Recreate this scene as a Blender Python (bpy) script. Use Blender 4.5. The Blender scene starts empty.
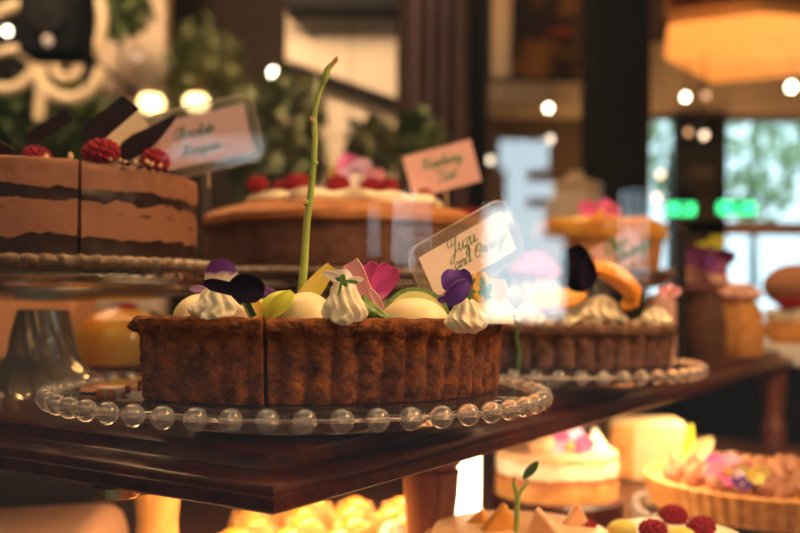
import bpy, math, random
from mathutils import Vector, Matrix, noise
R_ = random.Random(7)
PI = math.pi
sc = bpy.context.scene
col = sc.collection
# ------------------------------------------------------------------ camera model
F, HZ, ROLL, Z0 = 940.0, 303.0, 0.011, 1.25
def at(x, y, Y):
    """point seen at photo pixel (x, y), at depth Y in front of the camera"""
    dx, dy = x-400.0, y-266.5
    c, s = math.cos(ROLL), math.sin(ROLL)
    ux, uy = dx*c+dy*s, -dx*s+dy*c
    return Vector((ux/F*Y, Y, Z0+(HZ-266.5-uy)/F*Y))
def px(n, Y): return n/F*Y
cam = bpy.data.cameras.new('camera'); co = bpy.data.objects.new('camera', cam); col.objects.link(co)
co.location = (0, 0, Z0)
co.rotation_euler = (Matrix.Rotation(PI/2, 3, 'X') @ Matrix.Rotation(ROLL, 3, 'Z')).to_euler()
cam.sensor_width = 36; cam.lens = F/800*36; cam.shift_y = (HZ-266.5)/800
cam.clip_start = 0.01; cam.clip_end = 200
cam.dof.use_dof = True; cam.dof.focus_distance = 0.472; cam.dof.aperture_fstop = 5.6
sc.camera = co
# ------------------------------------------------------------------ tagging
def tag(o, label=None, cat=None, group=None, kind=None):
    if label: o['label'] = label
    if cat: o['category'] = cat
    if group: o['group'] = group
    if kind: o['kind'] = kind
    return o
def empty(name, loc, label=None, cat=None, group=None, rz=0):
    o = bpy.data.objects.new(name, None); col.objects.link(o)
    o.location = loc; o.rotation_euler = (0, 0, rz); o.empty_display_size = 0.01
    return tag(o, label, cat, group)
def kids(o): return [c for c in col.objects if c.parent == o]
def copy_tree(o, parent=None):
    c = o.copy(); col.objects.link(c); c.parent = parent
    for ch in kids(o): copy_tree(ch, c)
    return c
# ------------------------------------------------------------------ mesh builder
class MB:
    def __init__(s): s.v = []; s.f = []
    def add(s, vs, fs):
        o = len(s.v); s.v += [Vector(v) for v in vs]; s.f += [tuple(i+o for i in f) for f in fs]; return s
    def merge(s, m, M=None):
        return s.add([M @ v if M else v for v in m.v], m.f)
    def box(s, c, d, rz=0, M=None):
        x, y, z = d[0]/2, d[1]/2, d[2]/2
        vs = [Vector((a*x, b*y, e*z)) for e in (-1, 1) for b in (-1, 1) for a in (-1, 1)]
        T = Matrix.Translation(c) @ Matrix.Rotation(rz, 4, 'Z')
        if M: T = Matrix.Translation(c) @ M
        return s.add([T @ v for v in vs], [(0, 2, 3, 1), (4, 5, 7, 6), (0, 1, 5, 4), (2, 6, 7, 3), (0, 4, 6, 2), (1, 3, 7, 5)])
    def lathe(s, prof, n=48, a0=0, a1=2*PI, c=(0, 0, 0), mod=None):
        full = abs(a1-a0-2*PI) < 1e-6
        rows = n if full else n+1; m = len(prof); vs = []; c = Vector(c)
        for i in range(rows):
            t = a0+(a1-a0)*i/n
            for r, z in prof:
                rr, zz = (r, z) if mod is None or r < 1e-6 else mod(t, r, z)
                vs.append(c+Vector((rr*math.cos(t), rr*math.sin(t), zz)))
        fs = []
        for i in range(n):
            j = (i+1) % rows
            for k in range(m-1):
                fs.append((i*m+k, j*m+k, j*m+k+1, i*m+k+1))
        if not full:
            fs.append(tuple(range(m)))
            fs.append(tuple(reversed([n*m+k for k in range(m)])))
        return s.add(vs, fs)
    def tube(s, pts, rad, n=8, cap=True):
        pts = [Vector(p) for p in pts]; L = len(pts)
        if not hasattr(rad, '__len__'): rad = [rad]*L
        vs = []; up = None
        for i, p in enumerate(pts):
            d = (pts[min(i+1, L-1)]-pts[max(i-1, 0)])
            d = d.normalized() if d.length > 1e-9 else Vector((0, 0, 1))
            if up is None: up = d.orthogonal().normalized()
            up = (up-d*up.dot(d)); up = up.normalized() if up.length > 1e-6 else d.orthogonal().normalized()
            w = d.cross(up)
            for k in range(n):
                a = 2*PI*k/n; vs.append(p+(up*math.cos(a)+w*math.sin(a))*rad[i])
        fs = [(i*n+k, i*n+(k+1) % n, (i+1)*n+(k+1) % n, (i+1)*n+k) for i in range(L-1) for k in range(n)]
        if cap: fs += [tuple(reversed(range(n))), tuple((L-1)*n+k for k in range(n))]
        return s.add(vs, fs)
    def ball(s, c, r, nu=16, nv=10, sc_=(1, 1, 1), M=None, mod=None):
        vs = []; c = Vector(c)
        for j in range(nv+1):
            ph = -PI/2+PI*j/nv
            for i in range(nu):
                t = 2*PI*i/nu
                v = Vector((math.cos(ph)*math.cos(t), math.cos(ph)*math.sin(t), math.sin(ph)))
                k = mod(v) if mod else 1
                v = Vector((v.x*sc_[0], v.y*sc_[1], v.z*sc_[2]))*r*k
                vs.append(c+(M @ v if M else v))
        fs = [(j*nu+i, j*nu+(i+1) % nu, (j+1)*nu+(i+1) % nu, (j+1)*nu+i) for j in range(nv) for i in range(nu)]
        return s.add(vs, fs)
    def sheet(s, fn, nu, nv, th):
        """thick sheet: fn(u,v)->point, u and v in 0..1"""
        P = [[Vector(fn(i/nu, j/nv)) for j in range(nv+1)] for i in range(nu+1)]
        top, bot = [], []
        for i in range(nu+1):
            for j in range(nv+1):
                a = P[min(i+1, nu)][j]-P[max(i-1, 0)][j]; b = P[i][min(j+1, nv)]-P[i][max(j-1, 0)]
                nrm = a.cross(b); nrm = nrm.normalized() if nrm.length > 1e-14 else Vector((0, 0, 1))
                top.append(P[i][j]+nrm*th/2); bot.append(P[i][j]-nrm*th/2)
        W = nv+1; N = len(top); fs = []
        for i in range(nu):
            for j in range(nv):
                a = i*W+j
                fs += [(a, a+W, a+W+1, a+1), (N+a, N+a+1, N+a+W+1, N+a+W)]
        for i in range(nu):
            for a, b in ((i*W, (i+1)*W), ((i+1)*W+nv, i*W+nv)): fs.append((a, N+a, N+b, b)[::-1])
        for j in range(nv):
            for a, b in ((j+1, j), (nu*W+j, nu*W+j+1)): fs.append((a, N+a, N+b, b)[::-1])
        return s.add(top+bot, fs)
    def prism(s, poly, z0, z1):
        n = len(poly)
        return s.add([(x, y, z0) for x, y in poly]+[(x, y, z1) for x, y in poly],
                     [tuple(reversed(range(n))), tuple(range(n, 2*n))]+[(i, (i+1) % n, n+(i+1) % n, n+i) for i in range(n)])
    def build(s, name, mat, parent=None, org=None, smooth=True, bevel=0, M=None):
        me = bpy.data.meshes.new(name)
        o = Vector(org) if org is not None else Vector()
        vs = [v-o for v in s.v]
        if M is not None: vs = [M @ v for v in vs]
        me.from_pydata(vs, [], s.f); me.validate(); me.update()
        if smooth:
            me.polygons.foreach_set('use_smooth', [True]*len(me.polygons))
            try: me.set_sharp_from_angle(angle=math.radians(42))
            except Exception: pass
        me.materials.append(mat)
        ob = bpy.data.objects.new(name, me); col.objects.link(ob)
        if parent is not None: ob.parent = parent
        elif org is not None: ob.location = o
        if bevel:
            b = ob.modifiers.new('bevel', 'BEVEL'); b.width = bevel; b.segments = 2; b.limit_method = 'ANGLE'
        return ob
def wsub(p, root): return Vector(p)-Vector(root.location)
# ------------------------------------------------------------------ materials
def mat(name, c, c2=None, scale=40, rough=0.6, bump=0, bscale=None, sss=0, spec=0.5, metal=0, trans=0, coat=0,
        emit=None, es=0, contrast=(0.35, 0.65), stretch=None, ior=1.45, sssr=None, detail=5, alpha=None):
    m = bpy.data.materials.new(name); m.use_nodes = True
    nt = m.node_tree; N = nt.nodes; b = N['Principled BSDF']
    b.inputs['Base Color'].default_value = (*c, 1); b.inputs['Roughness'].default_value = rough
    b.inputs['Metallic'].default_value = metal; b.inputs['Specular IOR Level'].default_value = spec
    b.inputs['IOR'].default_value = ior; b.inputs['Transmission Weight'].default_value = trans
    b.inputs['Coat Weight'].default_value = coat; b.inputs['Coat Roughness'].default_value = 0.08
    if sss:
        b.inputs['Subsurface Weight'].default_value = sss
        b.inputs['Subsurface Radius'].default_value = sssr or (1, 0.6, 0.35)
        b.inputs['Subsurface Scale'].default_value = 0.004
    if emit:
        b.inputs['Emission Color'].default_value = (*emit, 1); b.inputs['Emission Strength'].default_value = es
    tc = N.new('ShaderNodeTexCoord'); src = tc.outputs['Object']
    if stretch:
        mp = N.new('ShaderNodeMapping'); mp.inputs['Scale'].default_value = stretch
        nt.links.new(src, mp.inputs['Vector']); src = mp.outputs['Vector']
    if c2:
        nz = N.new('ShaderNodeTexNoise'); nz.inputs['Scale'].default_value = scale; nz.inputs['Detail'].default_value = detail
        nt.links.new(src, nz.inputs['Vector'])
        r = N.new('ShaderNodeValToRGB'); r.color_ramp.elements[0].position = contrast[0]; r.color_ramp.elements[1].position = contrast[1]
        r.color_ramp.elements[0].color = (*c, 1); r.color_ramp.elements[1].color = (*c2, 1)
        nt.links.new(nz.outputs['Fac'], r.inputs['Fac']); nt.links.new(r.outputs['Color'], b.inputs['Base Color'])
    if bump:
        nb = N.new('ShaderNodeTexNoise'); nb.inputs['Scale'].default_value = bscale or scale; nb.inputs['Detail'].default_value = 6
        nt.links.new(src, nb.inputs['Vector'])
        bp = N.new('ShaderNodeBump'); bp.inputs['Strength'].default_value = 1; bp.inputs['Distance'].default_value = bump
        nt.links.new(nb.outputs['Fac'], bp.inputs['Height']); nt.links.new(bp.outputs['Normal'], b.inputs['Normal'])
    return m
def ramp_mat(name, axis, stops, rough=0.5, sss=0.2, nscale=0, namt=0, coat=0, coord='Generated', bump=0, bscale=300, interp='LINEAR'):
    """colour along one axis of the object, with a noisy edge (the thing's own colouring)"""
    m = mat(name, stops[0][1], rough=rough, sss=sss, coat=coat, bump=bump, bscale=bscale)
    nt = m.node_tree; N = nt.nodes; b = N['Principled BSDF']
    tc = N.new('ShaderNodeTexCoord'); sp = N.new('ShaderNodeSeparateXYZ')
    nt.links.new(tc.outputs[coord], sp.inputs[0]); src = sp.outputs['XYZ'.index(axis)]
    if namt:
        nz = N.new('ShaderNodeTexNoise'); nz.inputs['Scale'].default_value = nscale; nz.inputs['Detail'].default_value = 4
        nt.links.new(tc.outputs['Object'], nz.inputs['Vector'])
        ma = N.new('ShaderNodeMath'); ma.operation = 'MULTIPLY_ADD'; ma.inputs[1].default_value = namt
        nt.links.new(nz.outputs['Fac'], ma.inputs[0]); nt.links.new(src, ma.inputs[2])
        sb = N.new('ShaderNodeMath'); sb.operation = 'SUBTRACT'; sb.inputs[1].default_value = namt*0.5
        nt.links.new(ma.outputs[0], sb.inputs[0]); src = sb.outputs[0]
    r = N.new('ShaderNodeValToRGB'); cr = r.color_ramp; cr.interpolation = interp
    while len(cr.elements) < len(stops): cr.elements.new(0.5)
    for e, (p, c) in zip(cr.elements, stops): e.position = p; e.color = (*c, 1)
    nt.links.new(src, r.inputs['Fac']); nt.links.new(r.outputs['Color'], b.inputs['Base Color'])
    return m
def glow(name, c, s):
    m = bpy.data.materials.new(name); m.use_nodes = True; nt = m.node_tree
    b = nt.nodes['Principled BSDF']; b.inputs['Base Color'].default_value = (*c, 1)
    b.inputs['Emission Color'].default_value = (*c, 1); b.inputs['Emission Strength'].default_value = s
    return m
def pane_mat(name, refl, tint, milk=0):
    m = bpy.data.materials.new(name); m.use_nodes = True; nt = m.node_tree; N = nt.nodes
    N.remove(N['Principled BSDF'])
    t = N.new('ShaderNodeBsdfTransparent'); t.inputs[0].default_value = (*tint, 1)
    g = N.new('ShaderNodeBsdfGlossy'); g.inputs['Roughness'].default_value = 0.0; g.inputs['Color'].default_value = (1, 1, 1, 1)
    lw = N.new('ShaderNodeFresnel'); lw.inputs['IOR'].default_value = 1.5
    k = N.new('ShaderNodeMath'); k.operation = 'MULTIPLY'; k.inputs[1].default_value = refl; k.use_clamp = True
    mx = N.new('ShaderNodeMixShader')
    nt.links.new(lw.outputs[0], k.inputs[0]); nt.links.new(k.outputs[0], mx.inputs[0])
    nt.links.new(t.outputs[0], mx.inputs[1]); nt.links.new(g.outputs[0], mx.inputs[2])
    out = mx.outputs[0]
    if milk:
        d = N.new('ShaderNodeBsdfDiffuse'); d.inputs[0].default_value = (.9, .82, .7, 1)
        m2 = N.new('ShaderNodeMixShader'); m2.inputs[0].default_value = milk
        nt.links.new(out, m2.inputs[1]); nt.links.new(d.outputs[0], m2.inputs[2]); out = m2.outputs[0]
    nt.links.new(out, N['Material Output'].inputs['Surface'])
    return m
m_crust = mat('cake_crust', (0.058, 0.014, 0.002), (0.33, 0.098, 0.012), scale=150, rough=0.75, bump=0.0024, bscale=340, contrast=(0.3, 0.72), spec=0.3)
m_crumb = mat('cake_crumb', (0.55, 0.24, 0.07), (0.75, 0.42, 0.16), scale=300, rough=0.85, bump=0.002, bscale=500)
m_choccake = mat('dark_cake_crust', (0.075, 0.03, 0.018), (0.17, 0.075, 0.045), scale=120, rough=0.8, bump=0.001, bscale=300)
m_cream = mat('whipped_cream', (0.95, 0.88, 0.68), rough=0.45, sss=0.35, bump=0.0004, bscale=400)
m_dome = mat('white_chocolate', (0.93, 0.80, 0.47), rough=0.33, sss=0.35, spec=0.5)
m_custard = mat('custard', (0.95, 0.62, 0.12), rough=0.35, sss=0.3)
m_glass = mat('pressed_glass', (1, .97, .94), rough=0.03, trans=.88, ior=1.47)
m_bead = mat('bead_glass', (1, .97, .94), rough=0.02, trans=.985, ior=1.47)
m_acrylic = pane_mat('acrylic', 1.4, (0.94, 0.93, 0.91), .13)
m_card = mat('card_paper', (0.86, 0.71, 0.66), (0.9, 0.76, 0.7), scale=30, rough=0.7)
m_cardp = mat('pink_card_paper', (0.86, 0.52, 0.50), (0.88, 0.56, 0.54), scale=30, rough=0.7)
m_cardl = mat('mauve_card_paper', (0.62, 0.44, 0.46), (0.66, 0.48, 0.5), scale=30, rough=0.7)
m_ink = mat('green_ink', (0.10, 0.30, 0.10), rough=0.6)
m_inkd = mat('dark_green_ink', (0.05, 0.16, 0.08), rough=0.6)
m_wood = mat('mahogany', (0.024, 0.0042, 0.0018), (0.075, 0.014, 0.0045), scale=9, rough=0.3, stretch=(1, 16, 16), coat=0.12, spec=.4)
m_wood_lit = mat('lit_leg_wood', (0.55, 0.23, 0.06), (0.75, 0.36, 0.10), scale=18, rough=0.35, stretch=(10, 10, 1), coat=0.4)  # leg wood with the warm lamp light put into its colour
m_woodred = mat('red_wood', (0.16, 0.04, 0.015), (0.26, 0.075, 0.025), scale=18, rough=0.3, stretch=(10, 10, 1), coat=0.4)
m_brass = mat('brass', (0.85, 0.58, 0.2), rough=0.2, metal=1)
m_stem = mat('green_stem', (0.30, 0.44, 0.07), (0.45, 0.55, 0.14), scale=90, rough=0.5, sss=0.2)
m_dstem = mat('dark_green_stem', (0.05, 0.11, 0.02), rough=0.5)
m_leaf = mat('leaf_green', (0.10, 0.24, 0.04), (0.2, 0.36, 0.08), scale=120, rough=0.5)
m_bud = mat('bud_pink', (0.75, 0.42, 0.2), rough=0.6)
m_violet = mat('violet_petal', (0.09, 0.024, 0.30), (0.15, 0.05, 0.42), scale=90, rough=0.5, sss=0.1)
m_black = mat('black_violet_petal', (0.006, 0.002, 0.010), (0.014, 0.005, 0.022), scale=90, rough=0.8, spec=.12)
m_pansy = ramp_mat('pansy_petal', 'Z', [(0.0, (0.85, 0.72, 0.62)), (0.46, (0.88, 0.74, 0.66)), (0.60, (0.12, 0.022, 0.32)), (1, (0.075, 0.014, 0.24))], nscale=160, namt=0.35)
m_mauve = mat('mauve_petal', (0.45, 0.26, 0.55), rough=0.5)
m_magenta = ramp_mat('magenta_petal', 'Z', [(0.0, (0.9, 0.55, 0.62)), (0.3, (0.60, 0.07, 0.36)), (1, (0.45, 0.03, 0.24))], nscale=120, namt=0.25, sss=0.2)
m_pinkp = mat('pink_petal', (0.78, 0.34, 0.46), (0.84, 0.46, 0.56), scale=90, rough=0.5, sss=0.2)
m_hotpink = mat('hot_pink_petal', (0.75, 0.09, 0.42), (0.85, 0.25, 0.55), scale=60, rough=0.5, sss=0.2)
m_lilac = mat('lilac_petal', (0.62, 0.42, 0.72), (0.8, 0.6, 0.82), scale=60, rough=0.5, sss=0.2)
m_whitep = mat('white_petal', (0.9, 0.83, 0.8), rough=0.5, sss=0.2)
m_yellowp = mat('yellow_petal', (0.72, 0.62, 0.10), (0.85, 0.74, 0.25), scale=60, rough=0.5, sss=0.2)
m_limep = mat('lime_petal', (0.55, 0.66, 0.04), (0.72, 0.76, 0.12), scale=60, rough=0.45, sss=0.2)
m_lime = mat('lime_skin', (0.05, 0.14, 0.012), (0.14, 0.25, 0.03), scale=500, rough=0.3, bump=0.0006, bscale=600)
m_limeflesh = mat('lime_flesh', (0.55, 0.62, 0.2), (0.7, 0.72, 0.35), scale=200, rough=0.3, sss=0.3)
m_orange = mat('orange_rind', (0.9, 0.33, 0.02), (0.95, 0.42, 0.05), scale=200, rough=0.35, sss=0.25, coat=0.4)
m_orfl = mat('orange_flesh', (0.95, 0.48, 0.05), (0.98, 0.6, 0.12), scale=150, rough=0.3, sss=0.3)
m_rasp = mat('raspberry_red', (0.24, 0.008, 0.016), (0.36, 0.02, 0.035), scale=200, rough=0.7, sss=0.2, spec=.25)
m_brasp = mat('blackberry', (0.012, 0.006, 0.014), (0.03, 0.01, 0.03), scale=200, rough=0.35)
m_choc = mat('dark_chocolate', (0.017, 0.006, 0.004), (0.026, 0.009, 0.005), scale=40, rough=0.45, spec=.3)
m_milkchoc = mat('cocoa_glaze', (0.10, 0.032, 0.014), (0.16, 0.06, 0.03), scale=60, rough=0.4)
m_nut = mat('toasted_nut', (0.62, 0.36, 0.16), (0.78, 0.52, 0.28), scale=150, rough=0.6)
m_walnut = mat('brown_nut', (0.28, 0.10, 0.045), (0.5, 0.24, 0.13), scale=200, rough=0.6, bump=0.001, bscale=300)
m_sponge = mat('brown_sponge', (0.11, 0.042, 0.022), (0.18, 0.075, 0.042), scale=80, rough=0.8, bump=0.001, bscale=250)
m_goldcake = mat('golden_cake', (0.55, 0.22, 0.05), (0.75, 0.38, 0.12), scale=60, rough=0.7, bump=0.001, bscale=250)
m_glaze = mat('apricot_glaze', (0.80, 0.30, 0.04), (0.95, 0.55, 0.10), scale=45, rough=0.18, sss=0.3, coat=0.6)
m_icing = mat('pale_icing', (0.93, 0.80, 0.55), (0.95, 0.85, 0.65), scale=60, rough=0.5, sss=0.2, bump=0.001, bscale=120)
m_cookie = mat('tart_crust', (0.60, 0.25, 0.06), (0.78, 0.42, 0.14), scale=90, rough=0.7, bump=0.0008, bscale=300)
m_white = mat('white_ceramic', (0.9, 0.85, 0.75), rough=0.3)
m_iron = mat('black_metal', (0.012, 0.011, 0.010), rough=0.5)
m_peach = mat('peach_paper', (0.85, 0.42, 0.22), (0.88, 0.47, 0.26), scale=20, rough=0.8)
# ------------------------------------------------------------------ generic food and flower shapes
def nz3(v, s): return noise.noise(Vector(v)*s)
def blade(pts, widths, wdir, th=0.0006, cup=0.0, nu=None, nv=6, ruffle=0.0, seed=0.0):
    """leaf / petal / chocolate strip along a centre line"""
    pts = [Vector(p) for p in pts]; nu = nu or 4*(len(pts)-1)
    def lin(a, t):
        k = t*(len(a)-1); i = min(int(k), len(a)-2); f = k-i
        if isinstance(a[0], Vector):
            p0 = a[max(i-1, 0)]; p1 = a[i]; p2 = a[i+1]; p3 = a[min(i+2, len(a)-1)]
            return 0.5*((2*p1)+(p2-p0)*f+(2*p0-5*p1+4*p2-p3)*f*f+(3*p1-p0-3*p2+p3)*f**3)
        return a[i]*(1-f)+a[i+1]*f
    wd = Vector(wdir).normalized()
    def fn(u, v):
        c = lin(pts, u); w = lin(widths, u)
        t = lin(pts, min(u+0.02, 1))-lin(pts, max(u-0.02, 0)); n = t.cross(wd)
        n = n.normalized() if n.length > 1e-9 else Vector((0, -1, 0))
        s = 2*v-1
        return c+wd*(s*w/2)+n*(cup*w*(s*s)+ruffle*math.sin(9*u+7*s+seed)*abs(s))
    return MB().sheet(fn, nu, nv, th)
PW = [0.25, 0.72, 1.0, 0.98, 0.78, 0.22]
def petal(base, tip, width, depth=0.0, cup=0.18, bend=0.0, th=0.0005, tilt=0.0, prof=PW, ruffle=0.0, seed=0.0):
    base = Vector(base); tip = Vector(tip); ax = tip-base
    view = Vector((0, 1, 0)); w = ax.cross(view); w = w.normalized() if w.length > 1e-7 else Vector((1, 0, 0))
    w = Matrix.Rotation(tilt, 3, ax.normalized()) @ w; nrm = w.cross(ax).normalized()
    pts = [base+ax*t+nrm*(bend*4*t*(1-t)*ax.length) for t in (0, .2, .4, .6, .8, 1)]
    return blade(pts, [width*k for k in prof], w, th, cup, 15, 8, ruffle, seed)
def rosette_mb(r, h, lobes=7, seed=0.0, twist=1.6):
    prof = []
    for i in range(41):
        q = i/40
        prof.append((max(1e-5, r*min(1, .45+q*5)**.6*(0.80+0.24*math.sin(PI*min(1, q*1.35+.12)))*(1-q**3.2)**0.55), h*q))
    prof[-1] = (0, h)
    L = lobes+4
    def mod(t, rr, z):
        q = z/h
        w = 1.5*math.sin(2*PI*1.35*q+seed+1.3*math.sin(2*t+seed))+0.8*math.sin(5*q*PI+3*t+seed*2)
        k = math.sin(L*t+twist*q*2+w+seed)
        k = math.copysign(abs(k)**0.7, k)
        n = 0.10*nz3((math.cos(t)*1.3+seed, math.sin(t)*1.3, q*3), 1.7)
        tier = 0.07*math.sin(q*13+seed+2*math.sin(2*t+seed))
        return rr*(1+(0.13 if q < .93 else .05)*k+n+tier*(1-q)), z+0.035*h*k*(1-q)+h*0.05*tier*4*q
    return MB().lathe([(0, 0)]+prof, 132, mod=mod)
def rosette(parent, p, r, h, seed=0.0, name='cream_rosette', lobes=7):
    return rosette_mb(r, h, lobes, seed).build(name, m_cream, parent, org=None if parent is None else wsub((0, 0, 0), parent)*0, M=Matrix.Translation(wsub(p, parent)))
def dome_mb(rx, ry, rz):
    prof = [(0, 0), (1, 0)]+[(math.cos(a), math.sin(a)) for a in [PI/2*i/12 for i in range(1, 12)]]+[(0, 1)]
    m = MB().lathe(prof, 40); m.v = [Vector((v.x*rx, v.y*ry, v.z*rz)) for v in m.v]; return m
def raspberry_mb(r, h):
    m = MB(); n = 64
    for i in range(n):
        t = (i+0.5)/n; z = 1-2*t; a = i*2.39996
        rr = math.sqrt(max(0, 1-z*z))
        p = Vector((rr*math.cos(a)*r, rr*math.sin(a)*r, h*0.5+z*h*0.5))
        m.ball(p, r*0.18, 8, 5)
    m.ball((0, 0, h/2), r*1.0, 12, 8, (1, 1, h/(2*r))); return m
RASP = {}
def raspberry(p, r, h, label, group, m=None, name='raspberry'):
    key = (round(r, 4), m.name if m else 'r')
    if key not in RASP:
        RASP[key] = raspberry_mb(r, h).build(name, m or m_rasp); o = RASP[key]
    else:
        o = RASP[key].copy(); col.objects.link(o)
    o.location = p; o.rotation_euler = (R_.uniform(-.25, .25), R_.uniform(-.25, .25), R_.uniform(0, 6))
    tag(o, label, 'fruit', group); return o
def flower(name, p, spec, label, cat='flower', group=None, stem=None):
    """spec: list of (material, base px, tip px, width px, depth, kwargs, part name)"""
    r = empty(name, p, label, cat, group)
    for s in spec:
        mt, b, t, w, Y, kw = s[:6]; nm = s[6] if len(s) > 6 else 'petal'
        dY = kw.pop('dY', 0.0)
        petal(at(*b, Y), at(*t, Y+dY), px(w, Y), **kw).build(nm, mt, r, org=r.location)
    return r
def blob_flower(name, p, n, size, mt, label, group=None, center=m_custard, cat='flower', rx=0.5, seed=0):
    """simple open flower for out-of-focus places: n petals around a centre, as parts"""
    rg = random.Random(seed); r = empty(name, p, label, cat, group)
    for k in range(n):
        a = 2*PI*k/n+rg.uniform(-.2, .2); e = rg.uniform(0.1, 0.9)
        d = Vector((math.cos(a), math.sin(a)*0.8-rx*0.5, math.sin(a)*rx+e*0.5)).normalized()
        b = Vector((0, 0, size*0.15)); t = b+d*size*rg.uniform(.85, 1.1)
        petal(b, t, size*0.75, cup=0.2, bend=rg.uniform(-.1, .2), tilt=rg.uniform(-.4, .4)).build('petal', mt[k % len(mt)] if isinstance(mt, list) else mt, r)
    MB().ball((0, -size*.12, size*0.2), size*0.18, 10, 8).build('flower_center', center, r)
    return r
# ------------------------------------------------------------------ script lettering
G = {
'a': (1.05, [[(.75,.8),(.4,1),(.05,.6),(.1,.1),(.4,0),(.7,.4),(.8,1),(.75,.2),(.95,0),(1.15,.3)]]),
'b': (.9, [[(0,.2),(.45,1.6),(.35,2),(.2,1.5),(.15,.3),(.4,0),(.7,.4),(.5,.9),(.9,.8)]]),
'c': (.8, [[(.7,.8),(.45,1),(.05,.55),(.2,.05),(.55,0),(.85,.3)]]),
'd': (1.05, [[(.75,.8),(.4,1),(.05,.6),(.1,.1),(.4,0),(.7,.4),(.9,2),(.8,.2),(1,0),(1.15,.3)]]),
'e': (.8, [[(0,.2),(.4,.45),(.65,.8),(.4,1),(.1,.6),(.15,.1),(.5,0),(.85,.3)]]),
'g': (1.05, [[(.75,.8),(.4,1),(.05,.6),(.1,.1),(.4,0),(.7,.4),(.8,1),(.7,-.6),(.35,-1),(.15,-.6),(1.1,.3)]]),
'h': (1.0, [[(0,.1),(.5,1.7),(.35,2),(.2,1.5),(.15,0),(.3,.7),(.6,1),(.75,.7),(.7,.1),(.9,0),(1.05,.3)]]),
'i': (.5, [[(0,.3),(.25,1),(.2,.15),(.4,0),(.6,.3)], [(.3,1.45),(.34,1.5)]]),
'k': (.85, [[(0,.1),(.5,1.7),(.35,2),(.2,1.5),(.15,0),(.25,.6),(.6,1),(.6,.7),(.25,.5),(.6,.05),(.9,.2)]]),
'l': (.5, [[(0,.2),(.45,1.6),(.35,2),(.2,1.5),(.2,.2),(.4,0),(.6,.3)]]),
'n': (.95, [[(0,.7),(.15,1),(.15,0),(.2,.5),(.55,1),(.7,.8),(.65,.15),(.85,0),(1,.3)]]),
'o': (.85, [[(.5,1),(.1,.7),(.1,.2),(.45,0),(.75,.4),(.65,.9),(.45,.95),(.9,.85)]]),
'p': (.95, [[(0,.3),(.2,1),(.1,-1),(.2,.5),(.5,1),(.75,.6),(.5,0),(.2,.15),(.95,.3)]]),
'q': (1.05, [[(.75,.8),(.4,1),(.05,.6),(.1,.1),(.4,0),(.7,.4),(.8,1),(.7,-1),(.95,-.6),(1.1,.3)]]),
'r': (.75, [[(0,.3),(.2,1.05),(.35,.9),(.6,.95),(.5,.2),(.7,0),(.85,.3)]]),
's': (.7, [[(0,.2),(.4,1.05),(.45,.8),(.6,.3),(.35,0),(.1,.1),(.8,.3)]]),
't': (.55, [[(0,.3),(.35,1.7),(.25,.3),(.4,0),(.65,.3)], [(.0,1.2),(.6,1.25)]]),
'u': (1.0, [[(0,.7),(.15,1),(.1,.3),(.3,0),(.6,.4),(.75,1),(.7,.2),(.9,0),(1.1,.3)]]),
'y': (.95, [[(0,.7),(.15,1),(.1,.3),(.3,0),(.6,.4),(.75,1),(.65,-.6),(.3,-1),(.1,-.6),(1.0,.3)]]),
'z': (.75, [[(0,.8),(.3,1),(.6,.9),(.1,.05),(.5,.1),(.45,-.7),(.2,-.9),(.15,-.5),(.8,.3)]]),
'Y': (1.3, [[(.25,1.2),(-.1,1.0),(-.35,1.5),(-.1,2.0),(.25,1.9),(.3,1.2),(.55,1.0),(.95,1.9),(.8,.4),(.45,-.8),(.05,-.9),(.05,-.4),(1.3,.4)]]),
'O': (1.55, [[(.9,1.9),(.3,1.6),(.05,.8),(.35,.1),(.9,.1),(1.3,.9),(1.1,1.7),(.6,1.8),(.35,1.2),(.6,.8),(1.6,1.3)]]),
'C': (1.2, [[(.8,1.4),(1.05,1.8),(.7,2.0),(.2,1.4),(.1,.5),(.45,0),(.9,.2),(1.2,.5)]]),
'M': (1.8, [[(-.1,.2),(.2,.0),(.5,1.4),(.55,2.0),(.65,.1),(1.2,1.9),(1.2,.2),(1.45,0),(1.8,.3)]]),
'R': (1.3, [[(.3,0),(.45,1.9),(.0,1.5),(.5,2.05),(1.1,1.7),(.95,1.15),(.5,1.0),(.9,.2),(1.3,.2)]]),
'T': (1.1, [[(-.1,1.5),(.1,2.0),(.8,1.8),(1.3,2.1)], [(.7,1.85),(.5,.2),(.2,0),(.0,.3)]]),
'B': (1.2, [[(.3,0),(.45,1.9),(.0,1.5),(.5,2.05),(1.0,1.7),(.5,1.05),(1.1,.8),(.8,.0),(.2,.1)]]),
' ': (.7, []),
}
def crom(p, k=6):
    out = []
    for i in range(len(p)-1):
        a, b, c, d = p[max(i-1, 0)], p[i], p[i+1], p[min(i+2, len(p)-1)]
        for j in range(k):
            t = j/k
            out.append(tuple(0.5*(2*b[q]+(c[q]-a[q])*t+(2*a[q]-5*b[q]+4*c[q]-d[q])*t*t+(3*b[q]-a[q]-3*c[q]+d[q])*t**3) for q in (0, 1)))
    out.append(p[-1]); return out
def script(text, xh, rad, org, ex, ey, en):
    """cursive writing on the plane through org; ex = along, ey = up, en = towards the reader"""
    m = MB(); x = 0.0
    for ch in text:
        adv, strokes = G[ch]
        for s in strokes:
            m.tube([org+ex*((x+a+0.38*b)*xh)+ey*(b*xh)+en*rad*0.3 for a, b in crom(s)], rad, 5)
        x += adv
    return m, x*xh
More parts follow.
